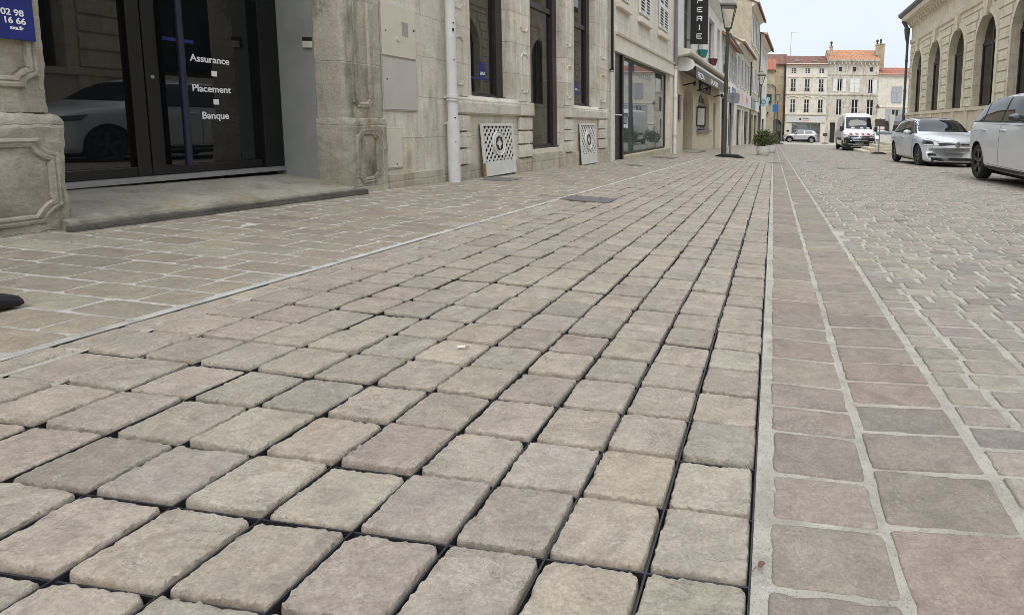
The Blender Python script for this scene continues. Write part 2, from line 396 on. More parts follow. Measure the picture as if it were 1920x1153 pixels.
# road of small setts laid in courses across the street
parts = []; cells = []
y = .2
while y < 58:
    far = y > 13
    p = random.uniform(.112, .121); x = .500+random.uniform(-.03, .0); xmax = 9.0 if y > 5 else 3.5+y
    while x < xmax:
        l = random.uniform(.122, .165) if random.random() > .08 else random.uniform(.06, .09)
        g_ = random.uniform(.013, .025)
        x0 = max(x, .512)
        if x+l-x0 > .05: cells.append(((x0+x+l)/2, y+p/2+random.uniform(-.004, .004), (x+l-x0)/2, p/2-random.uniform(.0045, .008)))
        x += l+g_
    y += p
A = np.array(cells)
dist = np.hypot(A[:, 0]-.3, A[:, 1])
for lo, hi, P in ((0, 3.4, 32), (3.4, 9, 12), (9, 99, 8)):
    a = A[(dist >= lo) & (dist < hi)]
    parts.append(make_stones('', a[:, :2], a[:, 2:], RNG.uniform(.005, .013, len(a)), P, pick(PAL_SETT, len(a), .07), None, depth=.012, chip=.9, lift=.0012, top=.0055, bev=.003, inner=(.6,) if P < 32 else (.7, .35), relief=.8))
V, Q, T, C_ = join_np(parts); link('road_setts', mesh_np('road_setts', V, Q, T, C_), M_SETT, kind='structure')
sheet('road', [.5, 1.5, 3, 6, 9.0, 14], np.concatenate([[-14, -4], np.arange(-.5, 60, 1.5), [66, 78, 90, 110]]), .0, M_MORTAR)
# pavement of flat slabs along the houses
WA, WB = -3.66, .03
def WX(y): return WA+WB*y if y < 38 else -2.52+.05*(y-38)
parts = []; cells = []; y = -.2
while y < 60:
    p = .150; x = -5.2+random.uniform(0, .25)
    xr = (xL-.018) if yA-.02 < y < yB else .005
    while x < xr-.06:
        l = random.uniform(.20, .32); l = min(l, xr-x); l = xr-x if xr-x-l < .10 else l
        if x+l > WX(y)-.1 or y < 6: cells.append((x+l/2, y+p/2, l/2-.0050, p/2-.0044))
        x += l
    y += p
A = np.array(cells)
for lo, hi, P in ((-9, 4, 24), (4, 10, 12), (10, 99, 8)):
    a = A[(A[:, 1] >= lo) & (A[:, 1] < hi)]
    parts.append(make_stones('', a[:, :2], a[:, 2:], np.full(len(a), .004), P, pick(PAL_TILE, len(a)), None, depth=.008, chip=.55, lift=.0007, top=.0042, bev=.0016, relief=.35, skew=.4, inner=(.5,)))
V, Q, T, C_ = join_np(parts); link('pavement_slabs', mesh_np('pavement_slabs', V, Q, T, C_), M_TILE, kind='structure')
sheet('pavement', [-7, -5.0, xL-.002], np.concatenate([[-14, -4], np.arange(-1, 62, 1.5)]), .002, M_BAND)
sheet('joint_sand', [xL-.04, xL+.11], np.arange(yA, yB, .5), -.0035, M_MORTAR); sheet('joint_sand', [xL+.11, xL+.27], np.arange(yA, yB, .5), -.0080, M_MORTAR)
sheet('grout_strip', [xL-.018, xL+.014], np.arange(yA, yB, .5), .0026, M_GROUT)
sheet('pavement_end', [xL-.002, XE+.002], np.arange(yB+.004, 62, 1.5), .002, M_BAND)
M_DIRT = plain('town ground', (.22, .20, .17), .95, var=.2, vscale=.4)
sheet('ground', [-400, -60, -7.5, 0, .25, .5, 14.5, 60, 400], [-300, -40, -15, 0, 40, 62, 110, 160, 600], -.05, M_DIRT)
# ------------------------------------------------------------------ wall materials
def limestone(name, c0, c1, bw=.62, bh=.33, joint=.012, jcol=(.50, .46, .39), stain=.5, bstr=.35, jmix=.7, streak=(.42, .40, .36)):
    m, nt, b = new_mat(name); o = objco(nt)
    sx = N(nt, 'ShaderNodeSeparateXYZ'); L(nt, o, sx.inputs[0]); cb = N(nt, 'ShaderNodeCombineXYZ')
    wob = math_(nt, 'MULTIPLY', math_(nt, 'SUBTRACT', noise_tex(nt, o, 7, 4, .65), .5), .035)
    L(nt, math_(nt, 'ADD', math_(nt, 'ADD', sx.outputs[0], sx.outputs[1]), wob), cb.inputs[0]); L(nt, math_(nt, 'ADD', sx.outputs[2], wob), cb.inputs[1])
    br = N(nt, 'ShaderNodeTexBrick'); L(nt, cb.outputs[0], br.inputs['Vector'])
    for k, v in (('Scale', 1.), ('Mortar Size', joint), ('Mortar Smooth', .3), ('Bias', 0.), ('Brick Width', bw), ('Row Height', bh)): br.inputs[k].default_value = v
    br.inputs['Color1'].default_value = (.2, .2, .2, 1); br.inputs['Color2'].default_value = (.8, .8, .8, 1); br.inputs['Mortar'].default_value = (.5, .5, .5, 1)
    n1 = noise_tex(nt, o, 2.4, 7, .68, dist=.5); n2 = noise_tex(nt, o, 42, 6, .7)
    c = ramp(nt, math_(nt, 'ADD', math_(nt, 'MULTIPLY', n1, .75), math_(nt, 'MULTIPLY', br.outputs['Color'], .25)), .32, .66, c0, c1)
    c = mixc(nt, ramp(nt, n2, .3, .75), mixc(nt, 1, c, (.84, .83, .81), 'MULTIPLY'), mixc(nt, 1, c, (1.1, 1.1, 1.09), 'MULTIPLY'))
    c = mixc(nt, math_(nt, 'MULTIPLY', br.outputs['Fac'], jmix), c, jcol)
    oc = noise_tex(nt, mapping(nt, o, (1, 1, .6)), 3.1, 5, .65, dist=.8)
    c = mixc(nt, math_(nt, 'MULTIPLY', ramp(nt, oc, .52, .70), stain*.75), c, mixc(nt, 1, c, (.95, .80, .58), 'MULTIPLY'))     # ochre iron staining
    sv = noise_tex(nt, mapping(nt, o, (3.2, 3.2, .7)), 1.3, 6, .7)                 # rain streaks
    c = mixc(nt, math_(nt, 'MULTIPLY', ramp(nt, sv, .50, .74), stain), c, mixc(nt, 1, c, streak, 'MULTIPLY'))
    mo = noise_tex(nt, o, 5.5, 7, .72)
    c = mixc(nt, math_(nt, 'MULTIPLY', ramp(nt, mo, .58, .74), stain*.8), c, (.115, .108, .080))    # lichen
    L(nt, c, b.inputs['Base Color']); b.inputs['Roughness'].default_value = .9; b.inputs['Specular IOR Level'].default_value = .2
    h = math_(nt, 'SUBTRACT', math_(nt, 'ADD', math_(nt, 'MULTIPLY', n2, .5), math_(nt, 'MULTIPLY', mo, .7)), math_(nt, 'MULTIPLY', br.outputs['Fac'], .8))
    bump(nt, b, h, bstr, .02)
    return m
M_LIME = limestone('pale limestone ashlar', (.545, .505, .43), (.74, .70, .62), .85, .40, .008, stain=.72, jmix=.85, bstr=.6, streak=(.34, .325, .295))
M_LIMEOLD = limestone('weathered limestone', (.29, .265, .215), (.54, .50, .42), .9, .52, .008, (.50, .47, .41), stain=1.0, bstr=.8, streak=(.24, .225, .20))
M_LIMEGREY = limestone('grimy plinth limestone', (.34, .305, .245), (.55, .50, .41), .8, .22, .009, (.44, .41, .33), stain=.75, bstr=.6)
M_PLASTER = plain('grey painted plaster', (.25, .258, .245), .85, var=.12, vscale=3, bmp=.15, bscale=30)
M_BLACK = plain('black lacquered metal', (.006, .006, .007), .35, var=.2)
M_DARKROOM = plain('unlit interior', (.010, .010, .011), .9)
M_ALU = plain('brushed aluminium', (.36, .36, .38), .4, metal=.6)
M_CONC = limestone('worn doorstep concrete', (.22, .208, .17), (.36, .34, .285), 9, 9, 0., stain=.85, bstr=.5)
M_CREAMBOX = plain('cream enamelled sheet', (.58, .53, .43), .5, var=.10, vscale=2.5)
M_GREYBOX = plain('grey beige enamelled sheet', (.47, .44, .395), .5, var=.10, vscale=2.5)
M_ZINC = plain('pale grey painted zinc', (.60, .60, .585), .5, var=.10, vscale=5, bmp=.1)
M_WHITE = plain('white paint', (.72, .72, .70), .45, var=.05)
M_OFFWHITE = plain('off white paint', (.58, .575, .54), .5, var=.08)
M_BROWNFR = plain('dark brown window frame', (.030, .020, .020), .35, var=.2)
M_BLUE = plain('deep blue enamel', (.012, .022, .16), .35, var=.06)
M_GREEN = plain('dark green enamel', (.012, .06, .05), .4)
M_LETTER = plain('white lettering', (.80, .80, .82), .5, var=.02)
M_CAST = plain('cream painted cast iron', (.58, .575, .53), .55, var=.10, vscale=9, bmp=.2)
M_RUST = plain('rusty edge', (.30, .17, .06), .8, var=.4, vscale=20)
def glass_mat(name, col, rough=.015, ior=1.5):
    m, nt, b = new_mat(name)
    c = ramp(nt, noise_tex(nt, objco(nt), .8, 2), .3, .7, tuple(k*.8 for k in col), tuple(k*1.2 for k in col)); L(nt, c, b.inputs['Base Color'])
    b.inputs['Roughness'].default_value = rough; b.inputs['IOR'].default_value = ior; b.inputs['Specular IOR Level'].default_value = .5
    bump(nt, b, noise_tex(nt, objco(nt), .9, 2), .03, .02)
    return m
M_GLASS = glass_mat('dark shop glass', (.006, .007, .008), ior=1.66)
M_GLASSW = glass_mat('window glass', (.012, .012, .011), ior=1.95)
M_GLASSB = glass_mat('display glass', (.085, .105, .105), ior=2.5)

def frame_mat(ox, oy, ux, uy):
    l = math.hypot(ux, uy); ux, uy = ux/l, uy/l
    return Matrix(((ux, -uy, 0, ox), (uy, ux, 0, oy), (0, 0, 1, 0), (0, 0, 0, 1)))
FA = frame_mat(WA, 0, WB, 1); FB = frame_mat(-2.52, 38, .05, 1); FC = frame_mat(0, 78, 1, 0); FH = frame_mat(9.1, 41.4, 0, -1)
def fthing(fr, t, y, z, name, label, cat, group=None):
    p = fr @ Vector((t, y, z)); return thing(name, label, cat, p, math.atan2(fr[1][0], fr[0][0]), group)
def grid_wall(mb, t0, t1, z0, z1, holes, depth=.2, y=0.):
    """wall plane at y with openings (a,b,c,d[,arch]) in (t,z); reveals go inwards by depth (or hole[5])"""
    xs = sorted({t0, t1, *[h[0] for h in holes], *[h[1] for h in holes]}); zs = sorted({z0, z1, *[h[2] for h in holes], *[h[3] for h in holes]})
    for i in range(len(xs)-1):
        for j in range(len(zs)-1):
            a, b, c, d = xs[i], xs[i+1], zs[j], zs[j+1]
            if any(h[0]-1e-6 <= a and b <= h[1]+1e-6 and h[2]-1e-6 <= c and d <= h[3]+1e-6 for h in holes): continue
            mb.quad((a,y,c), (b,y,c), (b,y,d), (a,y,d))
    for h in holes:
        a, b, c, d = h[:4]; arch = h[4] if len(h) > 4 else 0; dp = h[5] if len(h) > 5 else depth
        pts = [(a, c), (b, c)]
        if arch:                                        # arch rise
            n = 14; zc = d-arch; pts += [((a+b)/2+(b-a)/2*math.cos(math.pi*k/n), zc+arch*math.sin(math.pi*k/n)) for k in range(n+1)]
            top = pts[2:]
            for k in range(n):
                (p, q), (r, s_) = top[k], top[k+1]
                mb.quad((r,y,s_), (p,y,q), (p,y,d), (r,y,d))
        else: pts += [(b, d), (a, d)]
        for k in range(len(pts)):
            (p, q), (r, s_) = pts[k], pts[(k+1) % len(pts)]
            if (p, q) != (r, s_): mb.quad((p,y,q), (r,y,s_), (r,y+dp,s_), (p,y+dp,q))
def rbox(mb, t0, t1, y0, y1, z0, z1, r=.02, seg=.03, amp=.003, fq=9., sd=0.):
    """worn stone block: rounded, noise-displaced box"""
    L3 = ((t0, t1), (y0, y1), (z0, z1)); ns = [max(2, int((b-a)/seg)) for a, b in L3]
    for ax in range(3):
        u, v = (ax+1) % 3, (ax+2) % 3
        for side in (0, 1):
            nu, nv = ns[u], ns[v]; vs = []
            for i in range(nu+1):
                for j in range(nv+1):
                    p = [0, 0, 0]; p[ax] = L3[ax][side]; p[u] = L3[u][0]+(L3[u][1]-L3[u][0])*i/nu; p[v] = L3[v][0]+(L3[v][1]-L3[v][0])*j/nv
                    q = Vector([min(max(p[k], L3[k][0]+r), L3[k][1]-r) for k in range(3)]); dlt = Vector(p)-q
                    nn = dlt.normalized() if dlt.length > 1e-6 else Vector((0, 0, 0)); P = q+nn*r
                    w_ = noise.fractal(P*fq+Vector((sd, sd*2, 0)), .8, 2.1, 5)
                    w2 = min(0, noise.noise(P*fq*.45+Vector((sd, 0, 5)))+.15)
                    vs.append(P+nn*(amp*w_+amp*2.2*w2))
            fs = [(i*(nv+1)+j, (i+1)*(nv+1)+j, (i+1)*(nv+1)+j+1, i*(nv+1)+j+1) for i in range(nu) for j in range(nv)]
            mb.add(vs, fs)
def notch(t0, t1, z0, z1, r, n=5, top=True, bot=True):
    """rectangle with concave quarter-round corners, counter-clockwise from -y"""
    P = []
    def arc(cx_, cz_, a0):
        for k in range(n+1):
            a = a0-math.pi/2*k/n; P.append((cx_+r*math.cos(a), cz_+r*math.sin(a)))
    arc(t0, z0, math.pi/2) if bot else P.append((t0, z0))
    arc(t1, z0, math.pi) if bot else P.append((t1, z0))
    arc(t1, z1, -math.pi/2) if top else P.append((t1, z1))
    arc(t0, z1, 0) if top else P.append((t0, z1))
    return P
def text(name, s, size, mat, parent, fr, t, y, z, bold=.0, sx=1., align='LEFT', depth=.0008, rot=None, spacing=1.):
    cu = bpy.data.curves.new(name, 'FONT'); cu.body = s; cu.size = size; cu.offset = bold; cu.extrude = depth; cu.align_x = align; cu.space_character = spacing
    tmp = bpy.data.objects.new('tmp', cu); COL.objects.link(tmp)
    me = bpy.data.meshes.new_from_object(tmp.evaluated_get(bpy.context.evaluated_depsgraph_get())); bpy.data.objects.remove(tmp); bpy.data.curves.remove(cu)
    M = fr @ Matrix.Translation((t, y, z)) @ (rot if rot is not None else Matrix.Identity(4)) @ Matrix.Diagonal((sx, 1, 1, 1)) @ Matrix.Rotation(RAD(90), 4, 'X')
    if parent is not None: M = TM[parent.name].inverted() @ M
    me.transform(M); me.name = name
    return link(name, me, mat, parent)
def window(parent, fr, t0, t1, z0, z1, y, mf, mg, cols=2, rows=3, fw=.05, bar=.025, arch=0., name='window'):
    m = MB(); m.box(t0, t0+fw, y, y+.05, z0, z1); m.box(t1-fw, t1, y, y+.05, z0, z1); m.box(t0+fw, t1-fw, y, y+.05, z0, z0+fw); m.box(t0+fw, t1-fw, y, y+.05, z1-fw, z1)
    for i in range(1, cols): c = t0+(t1-t0)*i/cols; m.box(c-fw*.6, c+fw*.6, y+.005, y+.045, z0+fw, z1-fw)
    for j in range(1, rows):
        c = z0+(z1-z0)*j/rows
        for i in range(cols):
            a, b = t0+(t1-t0)*i/cols+fw, t0+(t1-t0)*(i+1)/cols-fw; m.box(a, b, y+.012, y+.038, c-bar/2, c+bar/2)
    o = m.build(name, mf, parent, fr)
    MB().box(t0+.01, t1-.01, y+.026, y+.030, z0+.01, z1-.01).build('pane', mg, o, fr)
    return o
def shutter(parent, fr, t0, t1, z0, z1, y, mat, slats=True, name='shutter'):
    m = MB(); fw = min(.06, (t1-t0)*.16)
    m.box(t0, t0+fw, y-.04, y, z0, z1); m.box(t1-fw, t1, y-.04, y, z0, z1)
    n = 3
    for k in range(n+1): c = z0+(z1-z0)*k/n; m.box(t0+fw, t1-fw, y-.04, y, max(z0, c-fw*.7), min(z1, c+fw*.7))
    if slats:
        z = z0+fw
        while z < z1-fw:
            m.add([(t0+fw, y-.034, z), (t1-fw, y-.034, z), (t1-fw, y-.008, z+.045), (t0+fw, y-.008, z+.045)], [(0,1,2,3)]); z += .075
    else: m.box(t0+fw, t1-fw, y-.025, y-.012, z0+fw, z1-fw)
    return m.build(name, mat, parent, fr)
def cornice(mb, t0, t1, prof):
    """profile [(y,z)] swept along t"""
    n = len(prof); mb.add([(t0, y, z) for y, z in prof]+[(t1, y, z) for y, z in prof], [(i, i+n, (i+1) % n+n, (i+1) % n) for i in range(n)]+[tuple(range(n)), tuple(range(2*n-1, n-1, -1))])

# ------------------------------------------------------------------ insurance office (near left)
A = fthing(FA, 2.6, 0, .12, 'insurance_office', 'weathered stone office building with black glass double doors and tall brown windows', 'building')
m = MB()
grid_wall(m, -6, 1.3, -.2, 7.6, [(-4.2, -2.9, .98, 3.4, 0, .14), (-1.6, -.3, .98, 3.4, 0, .14)])
grid_wall(m, 1.3, 11.9, -.4, 7.6, [(2.575, 4.49, -.4, 3.05, 0, .62), (6.48, 7.44, .985, 3.3, 0, .14), (7.97, 9.22, .30, 3.3, 0, .14), (9.70, 10.76, .985, 3.3, 0, .14),
      (6.4, 7.4, 4.6, 6.6, 0, .14), (8.0, 9.1, 4.6, 6.6, 0, .14), (9.7, 10.7, 4.6, 6.6, 0, .14), (2.9, 4.1, 4.6, 6.6, 0, .14)])
cornice(m, -6, 11.9, [(0, 3.75), (-.07, 3.78), (-.10, 3.98), (0, 4.02)])
cornice(m, -6, 11.9, [(0, 7.2), (-.12, 7.3), (-.32, 7.55), (-.35, 7.7), (0, 7.72)])
m.build('wall', M_LIME, A, FA)
m = MB(); m.quad((-6,0,7.7), (11.9,0,7.7), (11.9,5,9.6), (-6,5,9.6)); m.quad((-6,10,7.7), (11.9,10,7.7), (11.9,5,9.6), (-6,5,9.6)); m.quad((-6,0,-1),(-6,10,-1),(-6,10,7.7),(-6,0,7.7)); m.quad((-6,10,-1),(11.9,10,-1),(11.9,10,7.7),(-6,10,7.7))
m.build('roof', plain('brown tile', (.24, .13, .08), .9, var=.3, vscale=4), A, FA)
# plinth, ledge and strip pilasters right of the downpipe
for a, b in ((4.99, 5.88), (6.02, 6.55), (7.42, 7.97), (7.97, 9.22), (9.22, 9.82), (10.68, 11.45)):
    top = .20 if not (7.97 <= a < 9.2) else .24
    m = MB(); rbox(m, a, b-.004, -.045 if a > 6 else -.035, .05, -.4, top+random.uniform(-.012, .012), .012, .04, .004, sd=a)
    m.build('plinth', M_LIMEGREY, A, FA, smooth=True)
for a, b in ((6.02, 7.95), (9.24, 11.45)):
    m = MB(); cornice(m, a, b, [(0, .765), (-.035, .775), (-.05, .79), (-.055, .90), (-.04, .945), (0, .985)])
    a_, b_ = (7.60, 7.965) if a < 8 else (9.225, 9.55); rbox(m, a_, b_, -.085, .0, .78, .96, .012, .03, .002, sd=a)
    m.build('ledge', M_LIME, A, FA)
for a, b in ((6.02, 6.36), (7.60, 7.965), (9.225, 9.55), (10.9, 11.35)):
    m = MB(); m.box(a, b, -.03, 0, .97, 3.75)
    if b-a > .3: m.ring(notch(a+.07, b-.07, 1.08, 1.62, .04), [(0, -.03), (.008, -.042), (.02, -.042), (.028, -.026)]); m.ring(notch(a+.07, b-.07, 1.9, 3.6, .04), [(0, -.03), (.008, -.042), (.02, -.042), (.028, -.026)])
    for k in range(3): z = .215+k*.185; rbox(m, a+.0, b, -.055, 0, z, z+.170, .012, .05, .002, sd=a+k)
    m.build('pilaster', M_LIME, A, FA)
# door pillars
def pillar(a, b, low, up, ztop, r, amp, panels, yb):
    m = MB(); rbox(m, a, b, -low, yb, -.3, ztop, r, .022, amp, 10, a)
    m.build('pillar_base', M_LIMEOLD, A, FA, smooth=True)
    m = MB(); rbox(m, a+.012, b-(.045 if b < 3 else .0), -up, yb, ztop-.006, 3.4, .014, .03, amp*.6, 10, a+3)
    m.build('pillar_shaft', M_LIMEOLD, A, FA, smooth=True)
    m = MB()
    for (p0, p1, q0, q1, rr, yy) in panels:
        m.ring(notch(p0, p1, q0, q1, rr), [(0, yy+.004), (.004, yy-.010), (.016, yy-.014), (.026, yy-.008), (.032, yy-.014), (.046, yy-.012), (.054, yy+.000), (.060, yy-.003)])
    for i, (x_, y_, z_) in enumerate(m.v):
        w_ = noise.fractal(Vector((x_, y_, z_))*14, .8, 2.1, 4)*.004*(amp/.004); m.v[i] = (x_+w_*.5, y_+w_, z_+w_*.6)
    m.build('carved_panel', M_LIMEOLD, A, FA, smooth=True)
pillar(1.25, 2.618, .055, .028, .705, .055, .010, [(1.5, 2.572, .165, .585, .075, -.055), (1.5, 2.545, .82, 2.9, .06, -.028)], .22)
pillar(4.47, 4.965, .055, .022, .705, .012, .006, [(4.575, 4.862, .15, .615, .055, -.055), (4.60, 4.845, .79, 2.9, .045, -.022)], .22)
# recess: plastered cheeks, soffit, floor
m = MB(); m.box(4.476, 4.56, .205, .64, -.1, 3.06); m.box(2.50, 2.565, .215, .64, -.1, 3.06); m.box(2.5, 4.56, .0, .9, 3.055, 3.2)
m.build('recess_lining', M_PLASTER, A, FA)
m = MB()
prof = [(.64, .262), (.50, .262), (.2, .225), (-.06, .176), (-.098, .165), (-.105, .150), (-.112, -.2), (.64, -.2)]
xs = [2.55, 2.62]+[2.62+.1*k for k in range(1, 19)]+[4.50, 4.56]
for i, x in enumerate(xs):
    for (y, z) in prof:
        f = max(0, (x-4.40)/.16)**2*.05 if y < -.04 else 0
        hh = noise.fractal(Vector((x*6, y*6, 2)), .8, 2, 4)*.004
        m.v.append((x, y+f+hh, z-.017*(x-2.6)+hh if z > -.1 else z))
n_ = len(prof)
for i in range(len(xs)-1):
    for k in range(n_-1): m.f.append((i*n_+k, (i+1)*n_+k, (i+1)*n_+k+1, i*n_+k+1)); m.m.append(0)
m.f += [tuple(range(n_)), tuple((len(xs)-1)*n_+k for k in range(n_))]; m.m += [0, 0]
m.build('doorstep', M_CONC, A, FA, smooth=True)
m = MB(); rbox(m, 2.53, 4.585, -.150, -.096, -.3, .152, .016, .03, .005, 9, 2.); 
for i, (x_, y_, z_) in enumerate(m.v): m.v[i] = (x_, y_, z_-.017*(x_-2.6) if z_ > 0 else z_)
m.build('step_kerb', limestone('dark worn kerb stone', (.075, .072, .063), (.155, .148, .13), 1.1, 9, .004, (.08, .08, .07), stain=.6, bstr=.6), A, FA, smooth=True)
# black double door
dy = .57
m = MB()
for a, b in ((2.57, 2.66), (4.30, 4.475)): m.box(a, b, dy-.05, dy+.03, .30, 3.05)
for a, b in ((3.385, 3.468), (3.474, 3.560)): m.box(a, b, dy-.03, dy+.02, .30, 3.05)
m.box(2.66, 4.30, dy-.025, dy+.02, .30, .362); m.box(2.66, 4.30, dy-.025, dy+.02, 2.9, 3.05)
D_ = m.build('door', M_BLACK, A, FA, bevel=.004)
MB().box(2.6, 3.40, dy, dy+.008, .33, 3.0).build('pane', M_GLASS, D_, FA); MB().box(3.55, 4.34, dy, dy+.008, .33, 3.0).build('pane', M_GLASS, D_, FA)
MB().tube((3.665, dy-.085, .36), (3.665, dy-.085, 2.2), .021, n=16).tube((3.665, dy-.085, 1.9), (3.6, dy-.02, 1.9), .010).build('pull_handle', plain('dark blue grey steel', (.03, .032, .06), .35, metal=.3), D_, FA, smooth=True)
MB().tube((3.515, dy-.034, .95), (3.515, dy-.028, .95), .012).build('lock', M_ALU, D_, FA)
MB().box(2.58, 4.474, dy-.06, dy+.05, .262, .298).build('threshold', M_ALU, A, FA)
MB().box(2.5, 4.6, dy+.035, dy+.045, -.1, 3.1).build('interior', M_DARKROOM, A, FA)
for s_, t_, z_, sz in (('Assurance', 3.797, 1.085, .070), ('Placement', 3.795, .873, .070), ('Banque', 3.850, .680, .070)):
    text('lettering', s_, sz, M_LETTER, D_, FA, t_, dy-.0012, z_, .0013, sx=1.0)
for z_ in (.989, .784): MB().box(3.945, 3.986, dy-.0014, dy-.0004, z_, z_+.039).build('square_mark', M_LETTER, D_, FA)
MB().box(3.62, 3.83, dy-.0012, dy-.0004, 1.205, 1.228).build('blue_stripe', M_BLUE, D_, FA)
# tall brown windows
for a, b, z0 in ((6.48, 7.44, .985), (7.97, 9.22, .30), (9.70, 10.76, .985)):
    m = MB(); y = .13; f = .055
    m.box(a, a+.02, y, y+.06, z0, 3.3); m.box(b-.16, b, y-.02, y+.06, z0, 3.3); m.box(a+.02, b-.16, y, y+.06, z0, z0+f); m.box(a+.02, b-.16, y, y+.06, 2.35, 2.43); m.box(a-.0, b+.0, y-.05, y, z0-.012, z0+.022)
    w_ = m.build('window', M_BROWNFR, A, FA, bevel=.004)
    MB().box(a+.01, b-.1, y+.03, y+.036, z0+.02, 3.3).build('pane', M_GLASSW, w_, FA)
    MB().box(a, b, y+.07, y+.08, z0, 3.3).build('interior', M_DARKROOM, w_, FA)
    if z0 > .9:
        c0 = a+.47 if a < 9 else a+.44
        MB().box(c0, c0+.145, y+.0285, y+.0295, 1.235, 1.415).build('sticker', M_BLUE, w_, FA)
        text('lettering', 'AXA', .055, M_LETTER, w_, FA, c0+.072, y+.0275, 1.262, .0015, align='CENTER')
        MB().box(a+.05, b-.25, y+.0285, y+.0292, 1.20, 1.225).build('stripe', M_BLUE, w_, FA)
for a, b in ((-4.2, -2.9), (-1.6, -.3)): window(A, FA, a, b, .98, 3.4, .1, M_BROWNFR, M_GLASSW, 2, 2)
for a, b in ((6.4, 7.4), (8.0, 9.1), (9.7, 10.7), (2.9, 4.1)): window(A, FA, a, b, 4.6, 6.6, .1, M_OFFWHITE, M_GLASSW, 2, 3)
# things fixed to the office front
sg = fthing(FA, 2.2, -.05, 1.04, 'wall_sign', 'dark blue wall sign with white phone numbers on the left door pillar', 'sign')
MB().box(1.75, 2.524, -.062, -.046, 1.04, 1.95).build('panel', M_BLUE, sg, FA, bevel=.002)
for s_, z_, sz, tt in (('02 98', 1.150, .040, 2.487), ('16 66', 1.113, .040, 2.492), ('axa.fr', 1.086, .024, 2.480)):
    text('lettering', s_, sz, M_LETTER, sg, FA, tt, -.0628, z_, .0008, align='RIGHT', sx=.9)
bell = fthing(FA, 4.5, .24, 1.26, 'door_buzzer', 'small cream door buzzer on the grey door cheek', 'buzzer')
MB().box(4.458, 4.4755, .208, .285, 1.262, 1.315).build('button_plate', plain('cream plastic', (.55, .55, .45), .5), bell, FA, bevel=.003); MB().box(4.460, 4.4755, .208, .285, 1.317, 1.345).build('dark_cap', M_BROWNFR, bell, FA)
for nm, lab, a, b, z0, z1, mt in (('utility_box', 'cream metal meter box, upper of the two big boxes beside the downpipe', 4.99, 5.46, 1.275, 1.735, M_CREAMBOX),
                       ('utility_box', 'grey beige meter box under the cream one, with a single keyhole', 4.995, 5.465, .79, 1.252, M_GREYBOX),
                       ('utility_box', 'narrow cream meter box low down beside the right door pillar', 5.00, 5.215, .255, .61, M_CREAMBOX)):
    u = fthing(FA, (a+b)/2, 0, z0, nm, lab, 'meter box', 'meter boxes on the office wall')
    MB().box(a-.012, b+.012, -.012, .02, z0-.012, z1+.012).build('frame', M_GREYBOX, u, FA, bevel=.003)
    MB().box(a, b, -.024 if z0 > 1.2 else -.018, -.0125, z0, z1).build('lid', mt, u, FA, bevel=.003)
    yy = -.0255 if z0 > 1.2 else -.0195
    if z0 > 1.2:
        keys = [(a+.05, 1.49, .008), (b-.025, 1.545, .012)]
        MB().tube((a+.21, -.032, 1.435), (a+.21, -.02, 1.435), .020, n=18).build('knob', M_CREAMBOX, u, FA, smooth=True)
        MB().box(a+.27, a+.36, -.0256, -.0235, 1.475, 1.60).build('sticker', plain('worn grey label', (.30, .30, .29), .7, var=.25, vscale=40), u, FA)
    elif z0 > .7: keys = [(a+.045, 1.06, .008)]
    else: keys = [(a+.13, .285, .007)]
    for kx_, kz_, kr_ in keys: MB().tube((kx_, yy, kz_), (kx_, yy+.004, kz_), kr_).build('keyhole', M_BLACK, u, FA)
def downpipe(t, y, r, segs, label, fr, zg, collars, mats):
    p = fthing(fr, t, y, zg, 'downpipe', label, 'downpipe')
    for (z0, z1, rr, mt) in segs: MB().tube((t, y, z0), (t, y, z1), rr, n=18).build('pipe', mt, p, fr, smooth=True)
    for z in collars: MB().tube((t, y, z), (t, y, z+.03), r*1.22, n=18).tube((t, y, z-.03), (t, y, z-.018), r*1.25, n=18).box(t-.015, t+.015, y, y+.10, z-.005, z+.012).build('collar', mats, p, fr, smooth=True)
    return p
dp = downpipe(5.955, -.085, .052, [(-.02, .66, .062, M_ZINC), (.66, 1.05, .052, M_ZINC), (1.05, 7.3, .050, M_ZINC)], 'pale grey downpipe with chipped paint beside the meter boxes', FA, .03, (.66, .935, 2.9, 5.2), M_ZINC)
for z, w_, h_ in ((1.62, .010, .03), (1.70, .006, .012), (1.33, .006, .006), (.72, .006, .012), (.52, .005, .005), (.47, .005, .005), (.38, .004, .012), (1.95, .004, .05)): MB().box(5.93+.02*math.sin(z*50), 5.93+.02*math.sin(z*50)+w_, -.142, -.128, z, z+h_).build('paint_chip', M_BLACK, dp, FA)
downpipe(11.62, -.06, .030, [(-.12, 1.75, .028, M_OFFWHITE), (1.75, 7.3, .030, M_BLACK)], 'thin black downpipe with a white foot at the end of the office', FA, -.1, (1.75,), M_BLACK)
